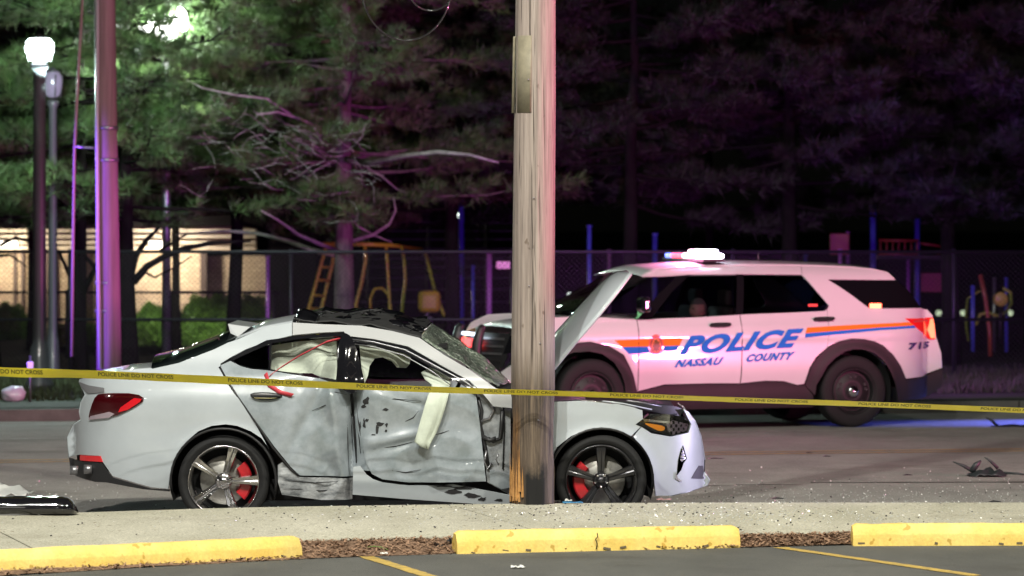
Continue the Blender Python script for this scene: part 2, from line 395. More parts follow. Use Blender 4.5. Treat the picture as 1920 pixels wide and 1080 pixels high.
def surf_panel(name, poly, fn, m, parent, step=.03, thick=.012, gap=.0025, holes=(), inward=None):
    """sheet that follows the body surface fn(u,v)->Vector inside a 2-D outline, with real thickness"""
    poly = inset(resample(poly, step), gap) if gap else resample(poly, step)
    hs = [resample(h, step) for h in holes]
    vs = [Vector(p) for p in poly]; ed = [(i, (i + 1) % len(poly)) for i in range(len(poly))]
    for h in hs:
        k = len(vs); vs += [Vector(p) for p in h]; ed += [(k + i, k + (i + 1) % len(h)) for i in range(len(h))]
    x0 = min(p[0] for p in poly); x1 = max(p[0] for p in poly); y0 = min(p[1] for p in poly); y1 = max(p[1] for p in poly)
    allb = [Vector(p) for p in poly]
    for h in hs: allb += [Vector(p) for p in h]
    bn = np.array([[p.x, p.y] for p in allb])
    row = 0; y = y0 + step * .4
    while y < y1:
        x = x0 + (step * .5 if row % 2 else 0)
        while x < x1:
            if inpoly(x, y, poly) and not any(inpoly(x, y, h) for h in hs):
                if np.min((bn[:, 0] - x) ** 2 + (bn[:, 1] - y) ** 2) > (step * .5) ** 2: vs.append(Vector((x, y)))
            x += step
        y += step * .866; row += 1
    ov, oe, of, _, _, _ = delaunay_2d_cdt(vs, ed, [], 0, 1e-6)
    fs = []
    for f in of:
        cx = sum(ov[i].x for i in f) / 3; cy = sum(ov[i].y for i in f) / 3
        if inpoly(cx, cy, poly) and not any(inpoly(cx, cy, h) for h in hs): fs.append(tuple(f))
    used = sorted({i for f in fs for i in f}); rm = {a: b for b, a in enumerate(used)}
    ov = [ov[i] for i in used]; fs = [tuple(rm[i] for i in f) for f in fs]
    pos = []; nor = []
    e = .006
    for p in ov:
        a = fn(p.x, p.y); pos.append(a)
        dx = fn(p.x + e, p.y) - fn(p.x - e, p.y); dy = fn(p.x, p.y + e) - fn(p.x, p.y - e)
        nn = dx.cross(dy)
        nor.append(nn.normalized() if nn.length > 1e-12 else Vector((0, -1, 0)))
    # orient: outward given by the sign of inward direction
    ref = inward if inward is not None else Vector((0, 1, 0))
    nor = [(-q if q.dot(ref) > 0 else q) for q in nor]
    n = len(pos)
    back = [a - q * thick for a, q in zip(pos, nor)]
    cnt = {}
    for f in fs:
        for i in range(3):
            a, b = f[i], f[(i + 1) % 3]; cnt[(a, b)] = cnt.get((a, b), 0) + 1
    bd = [(a, b) for (a, b) in cnt if (b, a) not in cnt]
    f0 = fs[0]; g = (pos[f0[1]] - pos[f0[0]]).cross(pos[f0[2]] - pos[f0[0]])
    flip = g.dot(nor[f0[0]]) < 0
    allv = list(pos); nrm = list(nor); faces = []
    for f in fs: faces.append(f[::-1] if flip else f)
    allv += back; nrm += [-q for q in nor]
    for f in fs: faces.append(tuple(i + n for i in (f if flip else f[::-1])))
    for a, b in bd:
        k = len(allv); q = [pos[a], pos[b], back[b], back[a]]
        wn_ = (q[1] - q[0]).cross(q[3] - q[0]); wn_ = wn_.normalized() if wn_.length > 0 else Vector((0, 0, 1))
        if not flip: wn_ = -wn_
        allv += q; nrm += [wn_] * 4
        faces.append((k, k + 1, k + 2, k + 3) if flip else (k + 3, k + 2, k + 1, k))
    me = bpy.data.meshes.new(name); me.from_pydata([tuple(v) for v in allv], [], faces)
    me.polygons.foreach_set('use_smooth', [True] * len(faces)); me.update()
    me.normals_split_custom_set_from_vertices([tuple(q) for q in nrm])
    return link(name, me, m, parent)

def grid_sheet(name, rows, m, parent, thick=0, smooth=True):
    """rows: list of lists of Vectors"""
    nr, nc = len(rows), len(rows[0]); vs = [tuple(v) for r in rows for v in r]
    fs = [(i * nc + j, i * nc + j + 1, (i + 1) * nc + j + 1, (i + 1) * nc + j) for i in range(nr - 1) for j in range(nc - 1)]
    me = bpy.data.meshes.new(name); me.from_pydata(vs, [], fs); me.polygons.foreach_set('use_smooth', [smooth] * len(fs)); me.update()
    o = link(name, me, m, parent)
    if thick:
        s = o.modifiers.new('solid', 'SOLIDIFY'); s.thickness = thick; s.offset = 0
    return o

def interp(tab):
    xs = [a for a, b in tab]; ys = [b for a, b in tab]; n = len(xs)
    d = [(ys[i + 1] - ys[i]) / (xs[i + 1] - xs[i]) for i in range(n - 1)]
    mm = [d[0]] + [0 if d[i - 1] * d[i] <= 0 else (d[i - 1] + d[i]) / 2 for i in range(1, n - 1)] + [d[-1]]
    def f(x):
        if x <= xs[0]: return ys[0] + mm[0] * (x - xs[0])
        if x >= xs[-1]: return ys[-1] + mm[-1] * (x - xs[-1])
        for i in range(n - 1):
            if x <= xs[i + 1]: break
        h = xs[i + 1] - xs[i]; t = (x - xs[i]) / h
        return ((2 * t ** 3 - 3 * t * t + 1) * ys[i] + (t ** 3 - 2 * t * t + t) * h * mm[i] + (-2 * t ** 3 + 3 * t * t) * ys[i + 1] + (t ** 3 - t * t) * h * mm[i + 1])
    return f

class Body:
    """a vehicle body: local frame (x along the picture, y away from the camera side, z up); W(x,z) half width"""
    def __init__(s, root, loc, yaw, W):
        s.root = root; s.loc = Vector(loc); s.yaw = yaw; s.W = W
        s.ex = Vector((math.cos(yaw), math.sin(yaw), 0)); s.ey = Vector((-math.sin(yaw), math.cos(yaw), 0))
    def toplane(s, px, py, yl):
        d = Vector(((px - 960) / F, 1, -(py - HZ) / F)); o = Vector((0, 0, HC)) - s.loc
        t = (yl - o.dot(s.ey)) / d.dot(s.ey); p = o + d * t
        return (p.dot(s.ex), p.z)
    def L(s, px, py):
        w = .85
        for _ in range(9):
            x, z = s.toplane(px, py, -w); w = w * .35 + s.W(x, z) * .65
        return (x, z)
    def poly(s, pts): return [s.L(*p) for p in pts]
    def panel(s, name, pts, m, off=0, step=.03, thick=.012, gap=.0025, parent=None, holes=(), mirror=False, local=False, W=None):
        W = W or s.W
        poly = pts if local else s.poly(pts)
        hs = holes if local else [s.poly(h) for h in holes]
        o = surf_panel(name, poly, lambda x, z: Vector((x, -W(x, z) - off, z)), m, parent or s.root, step, thick, gap, hs)
        if mirror:
            c = o.copy(); C.objects.link(c); c.scale.y = -1
        return o

def gauss(x, s): return math.exp(-(x / s) ** 2)

def text_mesh(body, size=1, shear=0, off=0, sx=1, spacing=1):
    cu = bpy.data.curves.new('t', 'FONT'); cu.body = body; cu.size = size; cu.shear = shear; cu.offset = off; cu.space_character = spacing
    cu.resolution_u = 4
    ob = bpy.data.objects.new('t', cu); C.objects.link(ob)
    dg = bpy.context.evaluated_depsgraph_get(); me = bpy.data.meshes.new_from_object(ob.evaluated_get(dg))
    bpy.data.objects.remove(ob); bpy.data.curves.remove(cu)
    bm = bmesh.new(); bm.from_mesh(me)
    for _ in range(4):
        es = [e for e in bm.edges if e.calc_length() > .12 * size]
        if not es: break
        bmesh.ops.subdivide_edges(bm, edges=es, cuts=1, use_grid_fill=False)
    bmesh.ops.triangulate(bm, faces=bm.faces)
    bm.to_mesh(me); bm.free()
    xs = [v.co.x for v in me.vertices]; ys = [v.co.y for v in me.vertices]
    return me, min(xs), max(xs), min(ys), max(ys)

def put_text(name, body, quad, fn, m, parent, shear=.3, off=.02, spacing=1):
    """quad: four 2-D corners (bl, br, tr, tl) in surface coordinates; fn(u,v)->Vector"""
    me, x0, x1, y0, y1 = text_mesh(body, 1, shear, off, 1, spacing)
    bl, br, tr, tl = [Vector(q) for q in quad]
    for v in me.vertices:
        u = (v.co.x - x0) / (x1 - x0); t = (v.co.y - y0) / (y1 - y0)
        p = (bl * (1 - u) + br * u) * (1 - t) + (tl * (1 - u) + tr * u) * t
        v.co = fn(p.x, p.y)
    return link(name, me, m, parent)

# ================================================================== SETTING
def flat(name, pts, m, kind='structure', parent=None, z=None):
    vs = [Vector(p) for p in pts]
    if z is not None: vs = [Vector((v.x, v.y, z)) for v in vs]
    me = bpy.data.meshes.new(name); me.from_pydata([tuple(v) for v in vs], [], [tuple(range(len(vs)))]); me.update()
    if me.polygons[0].normal.z < 0: me.flip_normals()
    o = link(name, me, m, parent)
    if kind and parent is None: o['kind'] = kind
    return o

flat('ground', [(-400, -60, -.12), (400, -60, -.12), (400, 600, -.12), (-400, 600, -.12)], M_grass)

# kerb line (street edge of the sidewalk), from the picture at height WALKZ
kerbline = [G(px, py, WALKZ) for px, py in ((-900, 1010), (-300, 978), (0, 966), (200, 959), (420, 952), (640, 948), (960, 944), (1300, 942), (1920, 942), (2600, 941), (3600, 939))]
FRONTZ = .07    # the slabs fall towards the car park
walkfront = [G(px, py, FRONTZ) for px, py in ((-900, 1100), (-300, 1058), (0, 1040), (300, 1025), (568, 1014), (860, 1007), (1100, 1004), (1390, 1002), (1600, 998), (1920, 996), (2600, 990), (3600, 982))]
def walk_z(x, y):
    a, b = line_at(walkfront, x), line_at(kerbline, x); return FRONTZ + (WALKZ - FRONTZ) * min(1, max(0, (y - a) / (b - a)))
def line_at(line, X):
    for a, b in zip(line, line[1:]):
        if a.x <= X <= b.x: return a.y + (b.y - a.y) * (X - a.x) / (b.x - a.x)
    a, b = (line[0], line[1]) if X < line[0].x else (line[-2], line[-1])
    return a.y + (b.y - a.y) * (X - a.x) / (b.x - a.x)

# road and car park
flat('road', [(-60, line_at(kerbline, -12) - 6.0, ROADZ), (-12, line_at(kerbline, -12), ROADZ)] + [(v.x, v.y + .001, ROADZ) for v in kerbline if v.x > -8] +
     [(60, 36, ROADZ), (60, 59.5, ROADZ), (-60, 36.2, ROADZ)], M_asph)
flat('car_park', [(-60, -20, 0), (60, -20, 0), (60, 31, 0)] + [(v.x, v.y + .04, 0) for v in reversed(walkfront)] + [(-60, 19, 0)], M_lot)

# sidewalk of slabs with recessed joints, and kerb stones
root = empty('sidewalk', (0, 0, 0), 'pale sandy concrete sidewalk of wide slabs strewn with broken glass', None)
root['kind'] = 'structure'
del root['label']
flat('bedding', [(v.x, v.y - .14, FRONTZ - .08) for v in kerbline] + [(v.x, v.y, FRONTZ - .08) for v in reversed(walkfront)], M_mulch, parent=root)
bx = [-10.6, -7.2, -3.83, -.43, 2.95, 6.35, 9.8, 13.2]
def jf(xb): return xb + .72      # joints run towards the camera and to the right
for a, b in zip(bx, bx[1:]):
    n = 10; top = []; bot = []
    g = .006
    for i in range(n + 1):
        t = i / n; xb = a + g + (b - a - 2 * g) * t
        top.append(Vector((xb, line_at(kerbline, xb) - .155, WALKZ)))
        xf = jf(a) + g + (jf(b) - jf(a) - 2 * g) * t
        bot.append(Vector((xf, line_at(walkfront, xf), FRONTZ)))
    mb = MB(); N = n + 1
    vs = top + bot + [v - Vector((0, 0, .14)) for v in top + bot]
    fs = [(i, i + 1, N + i + 1, N + i) for i in range(n)]
    ring = list(range(N)) + [N + i for i in range(n, -1, -1)]
    fs += [(ring[k], ring[(k + 1) % len(ring)], ring[(k + 1) % len(ring)] + 2 * N, ring[k] + 2 * N) for k in range(len(ring))]
    mb.add(vs, fs); mb.build('slab', M_conc, root, bevel=.004)
kr = empty('kerb', (0, 0, 0), None, None); kr['kind'] = 'structure'
for xa in np.arange(-10.0, 13.0, 2.2):
    xb = xa + 2.2; mb = MB(); n = 6; pts = [xa + .004 + (xb - xa - .008) * i / n for i in range(n + 1)]
    A = [Vector((x, line_at(kerbline, x) - .15, WALKZ)) for x in pts]; B = [Vector((x, line_at(kerbline, x), WALKZ)) for x in pts]
    N = n + 1; vs = A + B + [v - Vector((0, 0, .25)) for v in A + B]; ring = list(range(N)) + [N + i for i in range(n, -1, -1)]
    fs = [(i, i + 1, N + i + 1, N + i) for i in range(n)] + [(ring[k], ring[(k + 1) % len(ring)], ring[(k + 1) % len(ring)] + 2 * N, ring[k] + 2 * N) for k in range(len(ring))]
    mb.add(vs, fs); mb.build('kerb_stone', M_kerb, kr, bevel=.012)

# painted lines (parts of the road / car park)
road = bpy.data.objects['road']; lot = bpy.data.objects['car_park']
def strip(name, a, b, w, m, parent, z):
    a = Vector(a); b = Vector(b); d = (b - a); d.z = 0; d.normalize(); q = Vector((-d.y, d.x, 0)) * w / 2
    n = 24; mb = MB(); vs = []
    for i in range(n + 1):
        p = a + (b - a) * i / n; j1 = R.uniform(-.006, .006); j2 = R.uniform(-.006, .006)
        vs += [Vector((p.x, p.y, z)) + q * (1 + j1 / w * 2), Vector((p.x, p.y, z)) - q * (1 + j2 / w * 2)]
    mb.add(vs, [(2 * i, 2 * i + 1, 2 * i + 3, 2 * i + 2) for i in range(n)])
    return mb.build(name, m, parent)
def roadline(Y0, x0, x1, w, m, name='lane_line'):
    return strip(name, (x0, Y0 + .19 * x0, 0), (x1, Y0 + .19 * x1, 0), w, m, road, ROADZ + .004)
roadline(35.3, 1.62, 2.5, .13, M_line_w)
roadline(39.75, -22, 22, .12, M_line_o, 'centre_line'); roadline(40.1, -22, 22, .12, M_line_o, 'centre_line')
roadline(43.9, -22, 22, .12, M_line_w)
roadline(35.3, -9, -5.4, .13, M_line_w)
strip('repair_seam', (2.6, 35.9, 0), (5.2, 36.0, 0), .05, mat('tar_seam', (.05, .05, .045), .6), road, ROADZ + .004)
strip('bay_line', G(682, 1043, 0), G(860, 1098, 0), .10, M_line_y, lot, .004)
strip('bay_line', G(1462, 1027, 0), G(1830, 1080, 0), .10, M_line_y, lot, .004)

# far kerb, verge, grass
Yk = lambda x: 47.7 + .19 * x
fk = empty('far_kerb', (0, 0, 0), None, None); fk['kind'] = 'structure'
for xa in np.arange(-24, 24, 3.0):
    mb = MB(); a = Vector((xa + .01, Yk(xa), 0)); b = Vector((xa + 2.99, Yk(xa + 2.99), 0)); q = Vector((-.03, .15, 0))
    mb.add([a + Vector((0, 0, -.1)), b + Vector((0, 0, -.1)), b + q + Vector((0, 0, -.1)), a + q + Vector((0, 0, -.1)),
            a + Vector((0, 0, .1)), b + Vector((0, 0, .1)), b + q + Vector((0, 0, .1)), a + q + Vector((0, 0, .1))],
           [(0, 1, 5, 4), (1, 2, 6, 5), (2, 3, 7, 6), (3, 0, 4, 7), (4, 5, 6, 7)])
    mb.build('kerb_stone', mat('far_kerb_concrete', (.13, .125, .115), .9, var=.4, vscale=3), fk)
flat('verge', [(-60, Yk(-60) + .15, .08), (60, Yk(60) + .15, .08), (200, 300, .08), (-200, 300, .08)],
     speckle_mat('verge_soil', (.016, .020, .012), (.034, .036, .022), (.3, .3, .2), 1.2, 40))
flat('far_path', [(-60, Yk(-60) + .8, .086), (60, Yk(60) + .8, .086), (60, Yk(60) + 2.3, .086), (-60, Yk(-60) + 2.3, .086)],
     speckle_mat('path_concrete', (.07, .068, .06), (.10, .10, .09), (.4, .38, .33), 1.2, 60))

def grass_blades(name, region, n, h, w, m):
    verts = np.zeros((n * 3, 3)); rs = np.random.RandomState(5)
    x = rs.uniform(region[0], region[1], n); y0 = Yk(x) + region[2] + rs.uniform(0, region[3], n)
    a = rs.uniform(0, PI, n); hh = h * rs.uniform(.4, 1.2, n)
    verts[0::3] = np.stack([x - w * np.cos(a), y0 - w * np.sin(a), np.full(n, .08)], 1)
    verts[1::3] = np.stack([x + w * np.cos(a), y0 + w * np.sin(a), np.full(n, .08)], 1)
    verts[2::3] = np.stack([x + rs.normal(0, .03, n), y0 + rs.normal(0, .03, n), .08 + hh], 1)
    me = bpy.data.meshes.new(name); me.from_pydata(verts.tolist(), [], np.arange(n * 3).reshape(n, 3).tolist())
    o = link(name, me, m); tag(o, 'rough dark green grass along the far side of the road', 'grass', kind='stuff'); return o
grass_blades('grass', (-9, 9, 2.5, 7), 26000, .13, .012, M_grass)

# ------------------------------------------------------------------ wheel stops
def wheel_stop(name, a, b, h, label, w=.16):
    a = Vector(a); b = Vector(b); d = b - a; Lg = d.length; yaw = math.atan2(d.y, d.x)
    rt = empty(name, (a.x, a.y, 0), label, 'wheel stop', yaw, 'yellow concrete wheel stops')
    prof = [(0, 0), (.004, h * .25), (.008, h * .50), (.010, h * .56), (.040, h * .93), (.048, h), (w - .045, h), (w - .008, h * .55), (w, 0)]
    n = 60; rows = []
    for i in range(n + 1):
        x = Lg * i / n; k = 1.0; e = min(x, Lg - x)
        if e < .03: k = .88 + .12 * e / .03
        row = []
        for (y, z) in prof:
            s = noise.noise(Vector((x * 4, y * 9, z * 9 + 3 * a.x))) * .006 + noise.noise(Vector((x * 21, y * 30, z * 30))) * .003
            chip = .018 * max(0, noise.noise(Vector((x * 7 + a.x, 4, 0))) - .25) if z < h * .5 else 0
            row.append(Vector((x, (y - w / 2) * (1 if e > .03 else .93) + w / 2 + s + chip, max(z * k + s * (z > .01), -.01))))
        rows.append(row)
    nc = len(prof); vs = [v for r in rows for v in r]
    fs = [(i * nc + j, i * nc + j + 1, (i + 1) * nc + j + 1, (i + 1) * nc + j) for i in range(n) for j in range(nc - 1)]
    fs += [tuple(range(nc)), tuple(n * nc + j for j in range(nc - 1, -1, -1))]
    mb = MB(); mb.add(vs, fs, True); o = mb.build('block', M_yel, rt)
    o.modifiers.new('e', 'EDGE_SPLIT').split_angle = math.radians(50)
    # scraped underside grime and a crack as real recesses
    g = MB()
    for k in range(7):
        x = R.uniform(.05, Lg - .05); z = R.uniform(.006, h * .16)
        g.box((x, -.001, z), (R.uniform(.01, .06), .004, R.uniform(.005, .018)), Matrix.Rotation(R.uniform(-.3, .3), 3, 'Y'))
    g.build('chip', mat('bare_concrete', (.16, .13, .08), .9), rt)['kind'] = 'stuff'
    return rt
wheel_stop('wheel_stop', G(-120, 1082, 0), G(568, 1047, 0), .145, 'long yellow wheel stop at the lower left, running out of the picture')
wheel_stop('wheel_stop', G(858, 1039, 0), G(1389, 1027, 0), .150, 'middle yellow wheel stop in front of the wooden pole, with a crack in its face')
wheel_stop('wheel_stop', G(1600, 1024, 0), G(2160, 1022, 0), .150, 'yellow wheel stop at the lower right beside the mulch gap')
rt = [o for o in C.objects if o.name.startswith('wheel_stop')][1]
crk = MB(); crk.tube([(.985, -.004, .125), (.99, -.006, .10), (.975, -.006, .08), (.985, -.006, .05), (.98, -.006, .015)], .004, 5).build('crack', M_dark, rt)

# mulch strip behind the stops: sloped bed + chips
mw = lambda x: max(.28, .52 - .13 * x)
mb = MB(); n = 70; vs = []
xs = [-8 + 18 * i / n for i in range(n + 1)]
for x in xs:
    yb = line_at(walkfront, x) + .03; 
    yf = yb - mw(x)
    for j, t in enumerate((0, .3, .6, .85, 1)):
        vs.append((x, yf + (yb - yf) * t, .004 + (.065 * t ** .8) + .012 * noise.noise(Vector((x * 5, t * 4, 0)))))
mb.add(vs, [(5 * i + j, 5 * i + j + 1, 5 * i + j + 6, 5 * i + j + 5) for i in range(n) for j in range(4)], True)
o = mb.build('mulch_bed', M_mulch); tag(o, kind='structure')
mb = MB()
for k in range(9000):
    x = R.uniform(-4.5, 5.5); yb = line_at(walkfront, x); t = R.random() ** .9
    wdt = mw(x)
    p = Vector((x, yb - wdt * (1 - t) + R.gauss(0, .012), .010 + .068 * t ** .8)); a = R.uniform(0, PI); l_ = R.uniform(.008, .032); w_ = R.uniform(.003, .007)
    d = Vector((math.cos(a), math.sin(a), R.uniform(-.4, .5))) * l_; q = Vector((-math.sin(a), math.cos(a), R.uniform(-.3, .3))) * w_
    mb.add([p - d - q, p + d - q, p + d + q, p - d + q], [(0, 1, 2, 3)])
o = mb.build('mulch', mat('bark_chips', (.44, .27, .17), .9, col2=(.13, .075, .045), vscale=24)); tag(o, 'reddish brown bark chips between the wheel stops', 'mulch', kind='stuff')

# broken glass crumbs
def crumbs(name, spots, label, m, size=(.0024, .0068)):
    mb = MB()
    for (cx, cy, sx, sy, n, z) in spots:
        for k in range(n):
            x = R.gauss(cx, sx); y = R.gauss(cy, sy)
            if z == 'auto':
                kb = line_at(kerbline, x); zz = walk_z(x, y) if line_at(walkfront, x) < y < kb else (ROADZ if y > kb else None)
                if zz is None: continue
            else: zz = z
            s = R.uniform(*size); a = R.uniform(0, PI); t = Vector((R.gauss(0, .5), R.gauss(-.25, .45), 1)).normalized()
            u = t.orthogonal().normalized(); w = t.cross(u)
            c = Vector((x, y, zz + s * .8)); p = [c + (u * math.cos(a + i * PI / 2) + w * math.sin(a + i * PI / 2)) * s for i in range(4)]
            q = [v - t * s * .7 for v in p]
            mb.add(p + q, [(0, 1, 2, 3), (0, 1, 5, 4), (1, 2, 6, 5), (2, 3, 7, 6), (3, 0, 4, 7)])
    o = mb.build(name, m); tag(o, label, 'broken glass', kind='stuff'); return o
crumbs('broken_glass', [(1.1, 30.2, .9, .35, 1500, 'auto'), (.2, 30.2, 1.4, .4, 900, 'auto'), (3, 30.6, 1.6, .9, 1100, 'auto'), (2.8, 32.8, 2.2, 1.6, 2600, 'auto'),
        (-3.6, 34, .9, 2.2, 200, 'auto'), (0, 29.6, 3, .5, 400, 'auto')], 'tiny cubes of broken window glass scattered over sidewalk and road', M_shard)
crumbs('glass_fragments', [(2.4, 31.8, 1.4, .8, 170, 'auto'), (1.0, 30.3, 1.2, .3, 110, 'auto'), (3.6, 33.5, 1.6, 1.6, 130, 'auto'), (-3.8, 33, .6, 1.4, 26, 'auto'), (0, 29.9, 2.6, .5, 60, 'auto')], 'larger glass fragments whitened as glints on the road beyond the kerb and on the sidewalk', mat('glass_glint_white', (1, 1, .98), .3, coat=1), (.004, .009))  # white colour stands in for glints on the broken glass
crumbs('dark_grit', [(.5, 30.5, .55, .08, 130, 'auto'), (-.2, 30.4, .5, .06, 60, 'auto'), (.6, 30.3, 1.6, .35, 450, 'auto'), (2.5, 33, 2.4, 2.0, 260, 'auto'), (0, 29.5, 2.6, .6, 300, 'auto')], 'small dark specks of plastic and dirt on the sidewalk', M_blk, (.002, .009))

# ================================================================== MAIN POLE
PX, PY = (998 - 960) * 30.78 / F, 30.78
pole = empty('utility_pole', (PX, PY, WALKZ), 'thick weathered wooden utility pole in the foreground, scorched at its base, sedan wrapped round it', 'utility pole')
n = 40; rows = []
zs = [i * .05 for i in range(0, 40)] + [2 + i * .15 for i in range(34)]
for z in zs:
    rad = .166 - .0045 * z; row = []
    lean = .0066 * z
    for k in range(n):
        a = 2 * PI * k / n; c = Vector((math.cos(a) * 3, math.sin(a) * 3, z * .35))
        rr = rad + .006 * noise.noise(c) + .004 * noise.noise(Vector((math.cos(a) * 9, math.sin(a) * 9, z * .8)))
        if z < .9:   # splintered, gouged foot
            rr += .012 * noise.noise(Vector((math.cos(a) * 4, math.sin(a) * 4, z * 6))) - .012 * gauss(z - .55, .22) * max(0, math.cos(a - 0.1))
            if math.cos(a) < -.45: rr -= .016 * (1 + noise.noise(Vector((a * 6, 0, z * 5)))) * min(1, (.95 - z) * 3)
        row.append(Vector((rr * math.cos(a) + lean, rr * math.sin(a), z - .03)))
    rows.append(row + [row[0]])
o = grid_sheet('wooden_shaft', rows, M_pole, pole)
# splinters at the base
mb = MB()
for k in range(16):
    a = R.uniform(PI * .95, PI * 1.35); z0 = R.uniform(.0, .1); z1 = z0 + R.uniform(.15, .4); r = .155 + R.uniform(-.012, .012)
    p = Vector((r * math.cos(a), r * math.sin(a), z0)); q = Vector(((r + R.uniform(0, .01)) * math.cos(a), (r + .005) * math.sin(a), z1))
    s = R.uniform(.006, .013)
    mb.add([p + Vector((-s, 0, 0)), p + Vector((s, 0, 0)), p + Vector((0, -s, 0)), q], [(0, 1, 3), (1, 2, 3), (2, 0, 3)])
mb.build('splinters', mat('raw_split_wood', (.62, .33, .11), .8, col2=(.30, .14, .05), vscale=12), pole)['kind'] = 'stuff'
# sleeve and pipe near the top
zt = lambda py: HC - (py - HZ) * PY / F - WALKZ
mb = MB(); vs = []; m_ = 12
for z in (zt(212), zt(68)):
    for k in range(m_ + 1):
        a = PI * 1.04 + (PI * .40) * k / m_; r = .163 - .0045 * z
        vs.append(Vector((r * math.cos(a) + .0066 * z, r * math.sin(a) - .008, z)))
mb.add(vs, [(k, k + 1, m_ + 2 + k, m_ + 1 + k) for k in range(m_)], True)
M_sleeve = mat('olive_sheet', (.27, .24, .17), .6, var=.3, vscale=12)
o = mb.build('guard_sheet', M_sleeve, pole); s_ = o.modifiers.new('s', 'SOLIDIFY'); s_.thickness = .006
xl = (963.5 - 998) * PY / F
mb = MB(); mb.tube([(xl - .008, -.05, zt(212)), (xl + .003, -.05, zt(72)), (xl + .008, -.05, zt(69))], .010, 8).build('flat_conduit', M_sleeve, pole)
for i in range(5):
    z = .55 + i * .63 + R.uniform(-.2, .2)
    mb = MB(); a = -PI / 2 + R.uniform(-.7, .6); mb.lathe([(.001, -.004), (.006, -.004), (.006, .004), (.001, .004)], 8, 'Y', (.163 * math.cos(a) + .0066 * z, .163 * math.sin(a) - .001, z)); mb.build('nail', M_steel, pole)

# ================================================================== BARRIER TAPE
tp = [(-60, 690.5, 20), (0, 697, 20), (130, 700.5, 19), (270, 706, 17), (420, 713, 17), (620, 722, 15), (800, 730, 13.5), (960, 735, 13), (1120, 740, 12), (1360, 749, 11.5), (1600, 757, 12), (1800, 765, 12), (1990, 772.5, 12)]
YT = 30.42
cxs = interp([(a, b) for a, b, c in tp]); cws = interp([(a, c) for a, b, c in tp])
def tape_pt(px, v):
    """v in -1..1 across the tape; the tape is turned so that it shows less of its width to the right"""
    c = P(px, cxs(px), YT - .02 * math.sin(px * .004)); hw = cws(px) / 2.25 * YT / F * (1 + .16 * noise.noise(Vector((px * .011, 3, 0))) + .06 * noise.noise(Vector((px * .05, 8, 0)))); real = .046
    dy = math.sqrt(max(0, real ** 2 - hw ** 2))
    wob = .003 * noise.noise(Vector((px * .012, v, 0)))
    return c + Vector((0, -v * dy * .9 + wob * 3, v * hw + wob * .3))
tape = empty('barrier_tape', P(960, 735, YT), 'yellow police barrier tape with black lettering stretched across the whole scene', 'barrier tape')
TL = tape.location
grid_sheet('tape_ribbon', [[tape_pt(px, v) - TL for v in (-1, -.5, 0, .5, 1)] for px in range(-60, 1995, 14)], M_tape, tape)
M_ink = mat('tape_ink', (.17, .145, .02), .5)
x = -62.0; seg = 0
while x < 1950:
    wpx = 142 - seg * .9
    me, x0, x1, y0, y1 = text_mesh('POLICE LINE DO NOT CROSS', 1, 0, .02)
    for v in me.vertices:
        u = (v.co.x - x0) / (x1 - x0); t = (v.co.y - y0) / (y1 - y0)
        v.co = tape_pt(x + u * wpx, -.35 + .95 * t) - TL + Vector((0, -.002, .0005))
    link('lettering', me, M_ink, tape)
    x += wpx + 104 - seg * 1.5; seg += 1

